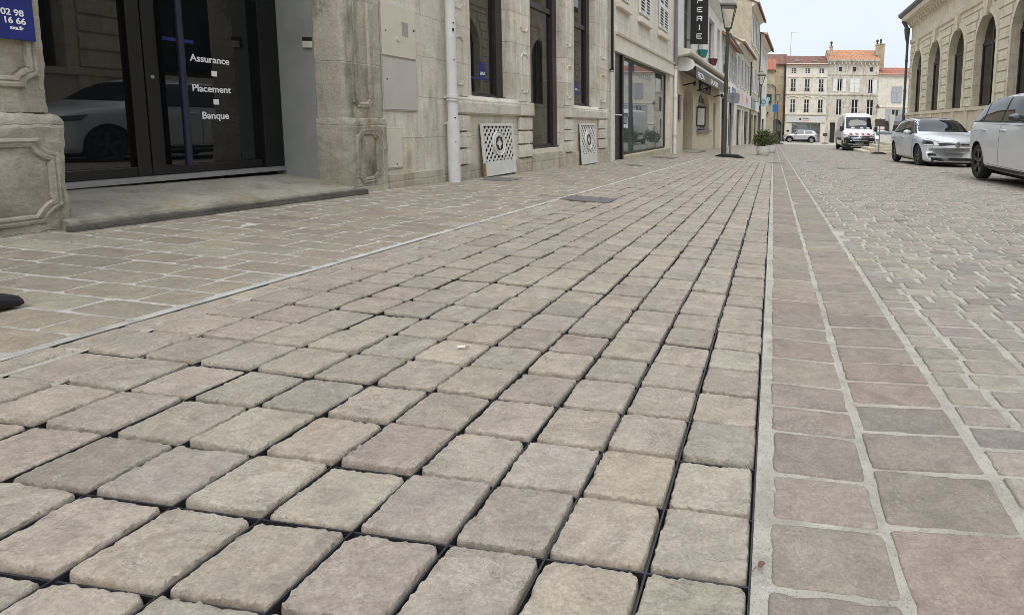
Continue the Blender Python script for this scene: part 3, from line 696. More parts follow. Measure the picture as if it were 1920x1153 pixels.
# leaning cast vents
def vent(t0, t1, zt, label):
    zb = gz(WX(t0), t0)+.006; w_ = t1-t0; h = zt-zb
    v = fthing(FA, (t0+t1)/2, -.05, zb, 'vent_grille', label, 'grille', 'cast grilles leaning on the office plinth')
    th = math.atan2(.048, h); M = FA @ Matrix.Translation((t0, -.030, zt)) @ Matrix.Rotation(-th, 4, 'X') @ Matrix.Translation((0, 0, -h))
    f = .035; zl = .175
    MB().box(0, f, -.012, .012, 0, h).box(w_-f, w_, -.012, .012, 0, h).box(f, w_-f, -.012, .012, h-f, h).box(f, w_-f, -.012, .012, 0, zl).build('frame', M_CAST, v, M, bevel=.003)
    m = MB(); p = .092; cx_, cz_ = w_/2, (zl+h-f)/2
    X0, X1, Z0, Z1 = f, w_-f, zl, h-f
    for sg_ in (1, -1):
        k = -1.2
        while k < 1.6:
            pts = []
            for (x, z) in ((X0, sg_*(X0)+k), (X1, sg_*X1+k)): pts.append([x, z])
            (xa, za), (xb, zb_) = pts
            def clip(za, zb_):
                ta, tb = 0., 1.
                for lo, hi in ((Z0, Z1),):
                    d_ = zb_-za
                    a_, b_ = (lo-za)/d_, (hi-za)/d_
                    if a_ > b_: a_, b_ = b_, a_
                    ta, tb = max(ta, a_), min(tb, b_)
                return ta, tb
            ta, tb = clip(za, zb_)
            if tb-ta > .02:
                P0 = Vector((xa+(xb-xa)*ta, 0, za+(zb_-za)*ta)); P1 = Vector((xa+(xb-xa)*tb, 0, za+(zb_-za)*tb))
                n_ = Vector((-(P1-P0).z, 0, (P1-P0).x)).normalized()*.0112
                yy = -.004 if sg_ > 0 else .0005
                for q in (0,): m.add([P0-n_+Vector((0,yy,0)), P1-n_+Vector((0,yy,0)), P1+n_+Vector((0,yy,0)), P0+n_+Vector((0,yy,0)), P0-n_+Vector((0,yy+.008,0)), P1-n_+Vector((0,yy+.008,0)), P1+n_+Vector((0,yy+.008,0)), P0+n_+Vector((0,yy+.008,0))], [(0,1,2,3),(7,6,5,4),(0,4,5,1),(3,2,6,7)])
            k += p
    m.build('lattice', M_CAST, v, M)
    R0 = min(w_, h)*.235
    m = MB(); m.lathe([(.001, -.010), (R0*.30, -.012), (R0*.62, -.008), (R0*.68, -.016), (R0*.74, -.016), (R0*.78, -.009), (R0*.92, -.009), (R0*.95, -.018), (R0, -.018), (R0*1.03, .004)], 32, (cx_, 0, cz_), 'y')
    MD = m.build('medallion', M_CAST, v, M, smooth=True)
    m = MB()
    for k in range(4):
        a = math.pi/4+k*math.pi/2
        for da, rr, s_ in ((0, .45, .17), (.55, .50, .10), (-.55, .50, .10)):
            c = (cx_+R0*rr*math.cos(a+da), cz_+R0*rr*math.sin(a+da)); s2 = R0*s_
            m.add([(c[0]+s2*math.cos(q*math.pi/4), -.0145, c[1]+s2*1.2*math.sin(q*math.pi/4)) for q in range(8)], [tuple(range(8))])
    m.build('piercing', M_BLACK, MD, M)
    MB().box(.01, w_-.01, .018, .022, .02, h-.01).build('hole_shade', M_BLACK, v, M)  # black sheet stands in for the dark of the vent hole
    if t0 < 8: MB().box(-.006, .004, -.014, .014, .01, .16).box(.004, .012, -.0145, -.0125, .01, .17).build('rusty_edge', M_RUST, v, M)
    return v
vent(6.60, 7.39, .672, 'cream pierced cast iron grille with a rusty left corner, under the first brown window')
vent(9.86, 10.64, .68, 'cream pierced cast iron grille leaning under the third brown window')
# rubble gap beside the first vent
# ------------------------------------------------------------------ houses further along the left side
M_CREAM = limestone('cream washed ashlar', (.60, .56, .475), (.77, .73, .645), 1.1, .42, .006, stain=.42)
M_CREAM2 = limestone('yellowed stone', (.40, .35, .255), (.56, .50, .38), 1.0, .38, .006, stain=.4)
M_RENDER = limestone('white render', (.64, .63, .60), (.80, .79, .76), 9, 9, 0., stain=.35)
M_BEIGE = limestone('beige render', (.56, .485, .365), (.69, .61, .475), 9, 9, 0., stain=.25)
M_OCHRE = limestone('ochre rubble wall', (.36, .29, .19), (.52, .43, .30), .7, .3, .008, stain=.45)
M_SMOOTH = plain('smooth cream stone', (.68, .625, .52), .8, var=.10, vscale=2, bmp=.1)
M_SHUT = plain('pale grey shutter paint', (.50, .52, .52), .5, var=.08)
M_SHUTW = plain('white shutter paint', (.68, .67, .64), .5, var=.06)
M_GREYW = plain('grey woodwork', (.24, .245, .25), .6, var=.12)
M_BROWN = plain('brown signboard', (.05, .038, .035), .5)
M_LAMPBLK = plain('black ironwork', (.018, .017, .017), .5)
def tile_mat(name, c0, c1):
    m, nt, b = new_mat(name); o = objco(nt)
    wv = N(nt, 'ShaderNodeTexWave'); wv.bands_direction = 'X'; wv.inputs['Scale'].default_value = 1.9; wv.inputs['Distortion'].default_value = .6; L(nt, o, wv.inputs['Vector'])
    n1 = noise_tex(nt, o, 1.7, 6, .7); n2 = noise_tex(nt, o, 7, 4, .7)
    c = ramp(nt, math_(nt, 'ADD', math_(nt, 'MULTIPLY', n1, .5), math_(nt, 'MULTIPLY', n2, .5)), .36, .64, c0, c1)
    c = mixc(nt, math_(nt, 'MULTIPLY', ramp(nt, wv.outputs['Fac'], .0, .45, (1,1,1), (0,0,0)), .55), c, mixc(nt, 1, c, (.42, .38, .36), 'MULTIPLY'))
    L(nt, c, b.inputs['Base Color']); b.inputs['Roughness'].default_value = .9
    bump(nt, b, wv.outputs['Fac'], .7, .05); return m
M_TILE_O = tile_mat('orange roof tiles', (.30, .13, .065), (.58, .30, .16))
M_TILE_R = tile_mat('red roof tiles', (.28, .09, .055), (.42, .16, .10))
M_TILE_B = tile_mat('old brown roof tiles', (.085, .045, .035), (.26, .12, .08))
M_ZINCD = plain('dark zinc gutter', (.085, .085, .095), .45, metal=.3)
def roof_mesh(name, mat, parent, fr, t0, t1, y0, y1, ze, zr, over=.35, th=.08):
    m = MB(); ym = (y0+y1)/2; sl_ = (zr-ze)/(ym-y0)
    for s_ in (0, 1):
        ya, zz = (y0-over, ze-over*sl_) if s_ == 0 else (y1+over*.3, ze-over*.3*sl_)
        nx = max(2, int((t1-t0)/.25)); ny = max(2, int(abs(ym-ya)/.35))
        vs = []
        for j in range(ny+1):
            for i in range(nx+1):
                t = t0+(t1-t0)*i/nx; f = j/ny; vs.append((t, ya+(ym-ya)*f, zz+(zr-zz)*f+noise.noise(Vector((t*.6, f*4, ze)))*.03))
        m.add(vs, [(j*(nx+1)+i, j*(nx+1)+i+1, (j+1)*(nx+1)+i+1, (j+1)*(nx+1)+i) for j in range(ny) for i in range(nx)])
        m.quad((t0, ya, zz-th), (t1, ya, zz-th), (t1, ya, zz), (t0, ya, zz)); m.quad((t0, ya, zz-th), (t1, ya, zz-th), (t1, ym, zr-th), (t0, ym, zr-th))
        for t in (t0, t1): m.quad((t, ya, zz-th), (t, ym, zr-th), (t, ym, zr), (t, ya, zz))
    return m.build(name, mat, parent, fr)
def shell(mb, t0, t1, y0, y1, z0, ze, zr):
    """side, gable and back walls"""
    ym = (y0+y1)/2
    for t in (t0, t1): mb.add([(t, y0, z0), (t, y1, z0), (t, y1, ze), (t, ym, zr), (t, y0, ze)], [(0,1,2,3,4)])
    mb.quad((t0, y1, z0), (t1, y1, z0), (t1, y1, ze), (t0, y1, ze))
# B: shop with wide display window
B = fthing(FA, 14.9, 0, -.15, 'stone_shop', 'cream stone shop with a wide display window, black door and white louvred shutters above', 'building')
m = MB(); grid_wall(m, 11.92, 18.02, -.6, 6.4, [(12.02, 17.55, -.6, 2.17, 0, .45), (12.1, 13.0, 3.32, 5.1, 0, .12), (13.88, 14.86, 3.32, 5.1, 0, .12), (15.92, 17.02, 3.32, 5.1, 0, .12)])
shell(m, 11.92, 18.02, 0, 9, -1, 6.4, 8.2); m.build('wall', M_CREAM, B, FA)
m = MB(); m.box(11.93, 18.0, -.035, 0, 2.172, 2.50); cornice(m, 11.93, 18.0, [(0, 2.50), (-.07, 2.51), (-.085, 2.55), (0, 2.565)]); m.build('fascia', M_SMOOTH, B, FA)
roof_mesh('roof', M_TILE_B, B, FA, 11.9, 18.05, 0, 9, 6.4, 8.2)
for a, b in ((12.05, 13.05), (13.80, 14.95), (15.84, 17.1)):
    MB().box(a, b, -.10, 0, 3.07, 3.20).build('sill', M_SMOOTH, B, FA, bevel=.01)
    c = (a+b)/2
    for u0, u1 in ((a+.06, c-.005), (c+.005, b-.06)): shutter(B, FA, u0, u1, 3.30, 5.1, -.01, M_SHUTW)
sh = MB(); sh.box(12.03, 12.09, .05, .12, -.3, 2.17); sh.box(12.62, 12.72, .02, .12, -.3, 2.17); sh.box(12.09, 12.62, .06, .11, -.3, .02); sh.box(12.09, 12.62, .06, .11, .02, 2.17)
dr = sh.build('door', M_BLACK, B, FA, bevel=.004); MB().box(12.10, 12.50, .0, .03, .86, .885).build('handle', M_WHITE, dr, FA)
wf = MB(); wf.box(12.72, 12.78, .10, .16, .03, 2.17); wf.box(17.28, 17.40, .10, .16, .03, 2.17); wf.box(12.78, 17.28, .10, .16, -.02, .04); wf.box(12.78, 17.28, .10, .16, 2.10, 2.17)
wd = wf.build('display_window', M_BLACK, B, FA); MB().box(12.75, 17.3, .12, .13, .0, 2.14).build('pane', M_GLASSB, wd, FA)
tx = MB()
text('window_lettering', 'RELIURE', .22, plain('frosted lettering', (.30, .34, .34), .6), wd, FA, 14.4, .1185, 1.82, .002, sx=1.6)
for k in range(9):                                          # pale goods standing close behind the glass
    x = 13.0+k*.47+random.uniform(-.06, .06); h_ = random.uniform(.25, .8)
MB().box(12.72, 17.56, -.03, .45, -.7, -.02).build('step', M_CREAM2, B, FA, bevel=.01)
MB().box(17.40, 17.56, .1, .18, -.1, 2.17).build('jamb', M_SMOOTH, B, FA)
downpipe(18.03, -.07, .055, [(-.3, .1, .06, M_ZINC), (.1, 2.42, .05, M_WHITE), (2.42, 6.3, .055, plain('blue grey zinc', (.17, .18, .21), .5))], 'downpipe with a white lower half between the stone shop and the pancake house', FA, -.22, (.35, 1.5, 2.42), M_ZINC)
# C: pancake house
C = fthing(FA, 24, 0, -.3, 'pancake_house', 'white upper storey over a beige ground floor with arched door and arched window', 'building')
m = MB(); grid_wall(m, 18.05, 30.1, -.9, 2.82, [(19.75, 21.75, -.9, 2.08, .75, .95), (22.75, 26.1, .45, 2.05, .8, .30), (27.5, 28.3, -.9, 1.7, 0, .2)])
m.build('ground_wall', M_BEIGE, C, FA)
m = MB(); grid_wall(m, 18.05, 30.1, 2.82, 6.2, [(19.7, 21.2, 3.15, 5.3, 0, .22), (22.6, 24.0, 3.15, 5.3, 0, .22), (25.6, 27.3, 3.15, 5.3, 0, .22), (28.4, 29.4, 3.15, 5.3, 0, .22)])
shell(m, 18.05, 30.1, 0, 9, -1, 6.2, 7.9); cornice(m, 18.05, 30.1, [(0, 5.75), (-.10, 5.85), (-.32, 6.1), (-.34, 6.22), (0, 6.24)]); m.build('upper_wall', M_RENDER, C, FA)
roof_mesh('roof', M_TILE_O, C, FA, 18.05, 30.1, 0, 9, 6.26, 7.9, .05)
m = MB(); cornice(m, 18.4, 30.0, [(0, 2.80), (-.42, 2.90), (-.46, 2.96), (-.46, 3.03), (0, 3.09)]); m.build('string_course', M_SMOOTH, C, FA)
for a, b in ((19.7, 21.2), (22.6, 24.0), (25.6, 27.3), (28.4, 29.4)): window(C, FA, a, b, 3.15, 5.3, .16, M_GREYW, M_GLASSW, 2, 3)
m = MB(); m.box(19.78, 21.7, .85, .92, -.5, 2.05); m.box(19.78, 20.2, .3, .9, -.4, 1.9); m.build('door', plain('dark brown door', (.045, .028, .022), .5), C, FA)
MB().box(19.7, 21.8, -.5, .95, -.7, -.22).build('doorstep', M_CONC, C, FA, bevel=.02)
wn = window(C, FA, 22.80, 26.05, .50, 1.55, .2, M_GREYW, M_GLASSW, 4, 2); window(C, FA, 23.1, 25.7, 1.55, 2.0, .2, M_GREYW, M_GLASSW, 3, 1, name='fanlight')
MB().box(22.6, 26.3, -.10, .25, .38, .46).build('sill', plain('grey stone sill', (.20, .19, .18), .8), C, FA, bevel=.01)
m = MB()
for t in (19.55, 22.45, 27.3): m.tube((t, -.02, 1.98), (t+.05, -.42, 2.06), .022, n=8).tube((t+.05, -.42, 2.1), (t+.05, -.42, 1.95), .06, .035, n=10)
for i, t in enumerate((19.55, 22.45, 27.3)):
    wl = fthing(FA, t, 0, 1.98, 'wall_lamp', ('black swan neck lamp over the arched door', 'black swan neck lamp over the arched window', 'black swan neck lamp right of the arched window')[i], 'lamp', 'wall lamps on the pancake house')
    MB().tube((t, -.02, 1.98), (t+.02, -.42, 2.08), .024, n=8).build('arm', M_LAMPBLK, wl, FA); MB().tube((t+.02, -.42, 2.12), (t+.02, -.42, 1.98), .03, .07, n=12).build('lamp_shade', M_LAMPBLK, wl, FA)
mb_ = fthing(FA, 18.98, -.01, .85, 'menu_board', 'tall narrow dark menu board on the beige wall left of the arched door', 'board')
MB().box(18.82, 19.16, -.05, -.01, .84, 1.64).build('panel', M_BROWN, mb_, FA)
for k in range(11): MB().box(18.86, 19.12, -.054, -.0505, .90+k*.066, .925+k*.066).build('menu_line', plain('cream menu line', (.45, .42, .38), .6) if k == 0 else bpy.data.materials['cream menu line'], mb_, FA)
mc = fthing(FA, 22.6, -.1, .55, 'menu_case', 'black hinged menu case standing out beside the arched window', 'menu case')
MB().box(22.55, 22.62, -.36, -.01, .62, 1.38).build('case', M_LAMPBLK, mc, FA); MB().box(22.535, 22.549, -.32, -.05, .68, 1.32).build('menu_sheet', M_OFFWHITE, mc, FA)
# awning
aw = fthing(FA, 24.2, -.2, 2.6, 'awning', 'rolled up black awning with white lettering under the beige ledge', 'awning')
pr = [(-.02, 2.42), (-.05, 2.78), (-.34, 2.78), (-.47, 2.70), (-.52, 2.60), (-.46, 2.50), (-.30, 2.42)]
m = MB(); cornice(m, 18.86, 29.6, pr); m.build('cassette', M_BLACK, aw, FA, smooth=True)
for t in (18.80, 29.6):
    m = MB(); cornice(m, t, t+.06, [(-.0, 2.40), (-.0, 2.82), (-.30, 2.82), (-.46, 2.75), (-.55, 2.60), (-.48, 2.47), (-.30, 2.39)]); m.build('end_cap', M_WHITE, aw, FA)
MB().box(18.9, 29.5, -.565, -.525, 2.555, 2.615).build('front_bar', M_WHITE, aw, FA)
MB().box(18.95, 29.5, -.555, -.535, 2.18, 2.55).build('valance', M_BLACK, aw, FA)
for s_, t, z in (('PIZZA', 19.3, 2.25), ('SALADES', 22.4, 2.25), ('GLACES', 26.9, 2.25)): text('lettering', s_, .24, M_LETTER, aw, FA, t, -.558, z, .006, sx=2.3)
sb = fthing(FA, 24.4, -.02, 1.9, 'signboard', 'dark brown signboard over the arched window, below the awning', 'sign')
MB().box(23.1, 26.2, -.05, -.01, 1.98, 2.46).build('panel', M_BROWN, sb, FA); text('lettering', 'CREPES', .26, M_OFFWHITE, sb, FA, 23.35, -.052, 2.12, .006, sx=2.3)
# banner, readable from down the street
p = FA @ Vector((20.3, -.12, 3.45)); bn = thing('banner_sign', 'tall black vertical banner with white letters hanging out from the white house', 'banner', p, 0)
FX = Matrix.Translation(p)
MB().box(0, .60, -.05, .05, -.02, 2.55).build('panel', M_BLACK, bn, FX)
MB().box(-.16, .62, -.015, .015, .10, .13).build('bracket', M_LAMPBLK, bn, FX); MB().box(-.16, .62, -.015, .015, 2.58, 2.61).build('bracket', M_LAMPBLK, bn, FX)
EL = {'E': [(0,0,1,.16),(0,.42,.8,.58),(0,.84,1,1),(0,0,.16,1)], 'P': [(0,0,.16,1),(0,.84,1,1),(.84,.45,1,1),(0,.42,1,.58)], 'R': [(0,0,.16,1),(0,.84,1,1),(.84,.5,1,1),(0,.42,1,.58),(.72,0,.9,.45)], 'I': [(.42,0,.58,1)], 'C': [(0,0,1,.16),(0,.84,1,1),(0,0,.16,1)]}
for k, ch in enumerate('EIREPERC'):
    m = MB(); z = .16+k*.293
    for x0, z0, x1, z1 in EL[ch]: m.box(.21+x0*.19, .21+x1*.19, -.0535-.0006*x0, -.0505, z+z0*.17, z+z1*.17)
    m.build('letter', M_LETTER, bn, FX)
for t, z, mt, lab in ((22.45, 3.22, plain('teal glazed pot', (.03, .20, .20), .4), 'teal flower pot hung outside the white upper storey'), (25.4, 3.22, plain('maroon pot', (.10, .018, .028), .4), 'maroon flower pot hung outside the white upper storey')):
    f = fthing(FA, t, -.2, z, 'flower_pot', lab, 'flower pot', 'flower pots on the white house')
    MB().lathe([(.001, 0), (.13, 0), (.20, .24), (.215, .24), (.215, .28), (.19, .28), (.17, .2), (.001, .2)], 20, (t, -.22, z)).build('pot', mt, f, FA, smooth=True)
    MB().box(t-.02, t+.02, -.05, .0, z-.2, z+.1).build('hook', M_LAMPBLK, f, FA)
# D: low white house with blue shop signs
D = fthing(FA, 34, 0, -.55, 'white_house', 'low white house with two blue and white shop signs and an orange tiled roof', 'building')
m = MB(); grid_wall(m, 30.12, 37.95, -1, 5.35, [(30.7, 33.2, -1, 2.15, 0, .25), (34.2, 37.5, -1, 2.15, 0, .25), (31.0, 31.9, 3.3, 4.9, 0, .15), (34.6, 35.5, 3.3, 4.9, 0, .15), (36.4, 37.3, 3.3, 4.9, 0, .15)])
shell(m, 30.12, 37.95, 0, 9, -1.2, 5.35, 7.6); m.build('wall', M_RENDER, D, FA)
roof_mesh('roof', M_TILE_O, D, FA, 30.12, 37.95, 0, 9, 5.40, 7.6, .30)
MB().tube((30.1, -.42, 5.24), (37.95, -.42, 5.24), .075, n=12).build('gutter', M_ZINCD, D, FA, smooth=True)
for a, b in ((30.3, 33.4), (34.0, 37.8)): MB().box(a, b, -.10, 0, 2.2, 3.05).build('shop_fascia', M_WHITE, D, FA, bevel=.01)
for a, b, s_ in ((30.75, 32.3, 'LES'), (35.0, 36.9, 'Opt')):
    q = MB().box(a, b, -.13, -.10, 2.28, 2.92).build('sign_panel', plain('mid blue sign', (.04, .14, .34), .4), D, FA); text('lettering', s_, .40, M_LETTER, q, FA, a+.2, -.133, 2.44, .008, sx=1.7)
for a, b in ((30.7, 33.2), (34.2, 37.5)): window(D, FA, a, b, -.75, 2.15, .2, M_LAMPBLK, M_GLASS, 3, 1, .07, name='shop_window')
for a, b in ((31.0, 31.9), (34.6, 35.5), (36.4, 37.3)):
    window(D, FA, a, b, 3.3, 4.9, .1, M_OFFWHITE, M_GLASSW, 2, 3)
    for u0, u1 in ((a-.46, a-.02), (b+.02, b+.46)): shutter(D, FA, u0, u1, 3.28, 4.92, -.01, M_SHUT)
MB().box(31.2, 32.4, .17, .18, -.6, .45).build('poster', plain('red orange poster', (.45, .08, .04), .5), D, FA)
# E..F: row seen at a grazing angle, in the second facade frame
def row_house(name, label, t0, t1, ze, zr, mat, rmat, wins, shops, eave=.5, fascia=None, side=True, cor=M_SMOOTH, shut=M_SHUT, fr=FB, z0=-1.6, depth=9.):
    h = fthing(fr, (t0+t1)/2, 0, gz((fr @ Vector((t0, 0, 0))).x, (fr @ Vector((t0, 0, 0))).y), name, label, 'building')
    m = MB(); holes = [(a, b, z, z+hh, 0, .15) for a, b, z, hh, st in wins]+[(a, b, z0, zt, 0, .2) for a, b, zt in shops]
    grid_wall(m, t0, t1, z0, ze, holes); shell(m, t0, t1, 0, depth, z0, ze, zr); m.build('wall', mat, h, fr)
    roof_mesh('roof', rmat, h, fr, t0-.1, t1+.1, 0, depth, ze+.05, zr+.05, eave)
    m = MB(); cornice(m, t0, t1, [(0, ze-.45), (-.10, ze-.40), (-eave*.75, ze-.16), (-eave, ze-.10), (-eave, ze), (0, ze+.02)]); m.build('eave', cor, h, fr)
    for a, b, z, hh, st in wins:
        window(h, fr, a, b, z, z+hh, .1, M_OFFWHITE, M_GLASSW, 2, 3)
        MB().box(a-.1, b+.1, -.07, 0, z-.12, z-.005).build('sill', cor, h, fr)
        if st:
            w_ = (b-a)*.5
            for u0, u1 in ((a-w_, a-.02), (b+.02, b+w_)): shutter(h, fr, u0, u1, z-.02, z+hh+.02, -.01, shut, slats=False)
    for a, b, zt in shops: window(h, fr, a, b, -1.2, zt, .15, M_LAMPBLK, M_GLASS, max(2, int((b-a)/.9)), 2, .07, name='shop_window')
    return h
E1 = row_house('cream_house', 'cream house with a white fascia lettered in orange and tall grey shutters', 38-38+.02, 10.0, 6.15, 8.4, M_CREAM, M_TILE_B,
   [(.7, 1.7, 3.35, 1.9, 1), (3.0, 4.0, 3.35, 1.9, 1), (5.3, 6.3, 3.35, 1.9, 1), (7.8, 8.8, 3.35, 1.9, 1)], [(1.0, 3.6, 1.75), (4.4, 5.4, 1.75), (6.2, 9.4, 1.75)], .55)
fz = MB().box(.9, 9.7, -.16, 0, 2.0, 3.02).build('shop_fascia', M_OFFWHITE, E1, FB, bevel=.01)
M_ORANGE = plain('orange lettering', (.75, .13, .04), .5)
text('lettering', 'l', .95, M_ORANGE, fz, FB, 2.6, -.163, 2.2, .03, sx=2.4); text('lettering', 'by', .70, M_ORANGE, fz, FB, 5.6, -.163, 2.36, .03, sx=2.2)
E2 = row_house('tall_house', 'tall yellowed stone house with a blank gable rising over its neighbours', 10.05, 18.9, 10.6, 12.6, M_CREAM2, M_TILE_B,
   [(11.2, 12.3, 7.4, 2.2, 1), (14.2, 15.3, 7.4, 2.2, 1), (17.0, 18.0, 7.4, 2.2, 1), (11.2, 12.3, 3.6, 2.0, 1), (14.2, 15.3, 3.6, 2.0, 1), (17.0, 18.0, 3.6, 2.0, 1)], [(11, 13.8, 1.6), (15, 18.2, 1.6)], .6)
MB().box(10.4, 14.3, -.16, 0, 1.95, 2.95).build('shop_fascia', M_GREYW, E2, FB); MB().box(14.6, 18.7, -.12, 0, 1.95, 2.8).build('shop_fascia', M_OFFWHITE, E2, FB)
F1_ = row_house('grey_shuttered_house', 'pale house with grey shutters and a deep eave, last but one of the row', 18.95, 31.5, 9.5, 11.6, M_CREAM, M_TILE_B,
   [(20, 21, 6.4, 2, 1), (23.2, 24.2, 6.4, 2, 1), (26.4, 27.4, 6.4, 2, 1), (29.6, 30.6, 6.4, 2, 1), (20, 21, 3, 2, 1), (23.2, 24.2, 3, 2, 1), (26.4, 27.4, 3, 2, 1)], [(20, 23, 1.4), (25, 29, 1.4)], .75, shut=M_SHUTW)
for t, lab in ((10.0, 'dark downpipe between the cream house and the tall house'), (18.9, 'dark downpipe between the tall house and the grey shuttered house')):
    downpipe(t, -.09, .06, [(-1.1, 6.0 if t < 11 else 9.3, .06, M_ZINCD)], lab, FB, -1, (2.2,), M_ZINCD)
# geraniums on the fascia ledge of the cream house
# G: small corner house facing down the street
def facing_house(name, label, x0, x1, y0, depth, ze, zr, mat, rmat, over=.3, holes=(), z0=-2.2):
    fr = Matrix.Translation((0, y0, 0))
    h = thing(name, label, 'building', ((x0+x1)/2, y0, -1.4), 0)
    m = MB(); grid_wall(m, x0, x1, z0, ze, list(holes)); shell(m, x0, x1, 0, depth, z0, ze, zr); m.build('wall', mat, h, fr)
    roof_mesh('roof', rmat, h, fr, x0-.1, x1+.15, 0, depth, ze, zr, over)
    return h, fr
G, FG = facing_house('corner_house', 'small tan corner house closing the left row, with a drainpipe on its corner', -5, -.05, 72.6, 4.5, 7.7, 9.0, M_CREAM2, M_TILE_R, .4)
MB().tube((.12, -.15, -1.6), (.12, -.15, 5.3), .07, n=10).tube((.12, -.15, 5.3), (-.3, -.2, 5.6), .07, n=10).tube((-.3, -.2, 5.6), (-1.0, -.2, 5.62), .06, n=10).build('drainpipe', M_ZINCD, G, FG, smooth=True)
wlg = thing('wall_lantern', 'small dark lantern on the tan corner house wall', 'lamp', (-.75, 72.4, 2.2)); MB().box(-.06, .06, -.14, .2, .1, .14).build('arm', M_LAMPBLK, wlg, Matrix.Translation((-.75, 72.4, 2.2))); MB().lathe([(.03, .06), (.09, .02), (.06, -.2), (.02, -.22)], 10, (0, -.14, .06)).build('lantern', M_LAMPBLK, wlg, Matrix.Translation((-.75, 72.4, 2.2)))
H, FHs = facing_house('ochre_house', 'ochre rubble house with a grey arched gateway at the end of the street', -4, 1.42, 79.5, 8, 9.0, 10.6, M_OCHRE, M_TILE_B, .4, [(-.35, 1.05, -2.2, 1.55, .7, .5)])
m = MB(); m.box(-.4, 1.1, .48, .55, -2.2, 1.6); m.build('gate', plain('grey planked gate', (.16, .165, .175), .7, vscale=14, var=.25), H, FHs)
MB().tube((1.28, -.1, -1.7), (1.28, -.1, 8.6), .10, n=10).build('drainpipe', M_ZINCD, H, FHs)
# L, M, R: facades across the square
def arch_label(m, a, b, z, rise, th=.10):
    n = 8; pts = [(a+(b-a)*k/n, z+rise*math.sin(math.pi*k/n)) for k in range(n+1)]
    for k in range(n):
        (p, q), (r, s_) = pts[k], pts[k+1]; m.add([(p,-.09,q),(r,-.09,s_),(r,-.09,s_+th),(p,-.09,q+th),(p,0,q),(r,0,s_),(r,0,s_+th),(p,0,q+th)], [(0,1,2,3),(0,4,5,1),(3,2,6,7)])
Lb = fthing(FC, 4.2, 0, -1.4, 'cream_corner_house', 'three storey cream house with nine narrow windows over a ground floor office', 'building')
WL = [(2.05, 2.75), (3.85, 4.55), (5.65, 6.35)]
m = MB(); hs = [(a, b, z, zt, 0, .18) for a, b in WL for z, zt in ((7.5, 8.25), (5.15, 6.85), (2.45, 4.2))]+[(2.35, 6.1, -2, 1.15, 0, .25)]
grid_wall(m, 1.45, 6.8, -2.4, 8.75, hs); shell(m, 1.45, 6.8, 0, 9, -2.4, 8.75, 10.2)
m.build('wall', M_CREAM, Lb, FC)
m = MB(); cornice(m, 1.45, 6.8, [(0, 4.75), (-.12, 4.80), (-.16, 4.98), (0, 5.02)]); cornice(m, 1.45, 6.8, [(0, 2.10), (-.14, 2.14), (-.2, 2.3), (0, 2.34)]); cornice(m, 1.45, 6.8, [(0, 8.45), (-.1, 8.5), (-.3, 8.7), (-.3, 8.8), (0, 8.82)])
for a, b in WL: arch_label(m, a-.35, b+.35, 4.36, .22, .12); m.box(a-.35, b+.35, -.10, 0, 7.06, 7.20)
m.build('string_course', M_SMOOTH, Lb, FC)
for a, b in WL:
    for z, zt in ((7.5, 8.25), (5.15, 6.85), (2.45, 4.2)):
        window(Lb, FC, a, b, z, zt, .10, M_WHITE, M_GLASS, 2, 3, .07, .03)
        if z < 7:
            m = MB(); m.box(a-.03, b+.03, -.10, -.08, z+.38, z+.41)
            for k in range(6): m.box(a+k*(b-a)/5.2, a+k*(b-a)/5.2+.02, -.10, -.08, z+.02, z+.38)
            m.build('railing', M_LAMPBLK, Lb, FC)
roof_mesh('roof', M_TILE_B, Lb, FC, 1.4, 6.85, 0, 9, 8.75, 10.3, .3)
for x in (2.6, 4.9): MB().box(x, x+.55, 1.2, 1.9, 9.20, 9.42).build('skylight', M_ALU, Lb, FC)
q = MB().box(1.6, 6.7, -.12, 0, 1.2, 2.05).build('shop_fascia', M_OFFWHITE, Lb, FC)
text('lettering', 'immo', .32, M_LAMPBLK, q, FC, 3.75, -.123, 1.62, .01, sx=1.2); text('lettering', 'conseil', .24, M_ORANGE, q, FC, 3.75, -.123, 1.34, .004, sx=1.3); MB().tube((3.45, -.13, 1.62), (3.45, -.12, 1.62), .14, n=16).build('logo', M_LAMPBLK, q, FC)
window(Lb, FC, 2.35, 6.1, -1.6, 1.15, .18, M_GREYW, M_GLASSB, 3, 2, .06, name='shop_window')
MB().box(1.72, 2.05, -.04, 0, -.05, .18).build('plaque', M_LAMPBLK, Lb, FC)
Mb = fthing(FC, 10, 0, -1.4, 'stained_stone_house', 'tall stained stone house with an orange tiled roof and chimneys, behind the van', 'building')
M_STAINED = limestone('black stained stone', (.46, .43, .375), (.68, .64, .56), .8, .34, .006, stain=1.2)
WM = [(8.0, 8.75, 2.2, 4.3), (9.95, 10.85, 2.2, 4.3), (11.9, 12.8, 2.2, 4.3), (8.05, 8.7, 5.3, 6.9), (9.7, 10.9, 5.2, 6.9), (12.0, 12.6, 5.0, 6.85), (8.2, 8.6, 7.85, 8.4), (9.95, 10.4, 7.85, 8.4), (12.1, 12.5, 7.85, 8.4)]
m = MB(); grid_wall(m, 6.83, 13.3, -2.4, 9.3, [(a, b, z, zt, 0, .18) for a, b, z, zt in WM]+[(7.35, 8.0, -2, 1.25, 0, .3), (8.8, 10.2, -2, 1.3, 0, .3), (11, 12.6, -2, 1.3, 0, .3)]); shell(m, 6.83, 13.3, 0, 9, -2.4, 9.3, 11.0)
m.build('wall', M_STAINED, Mb, FC)
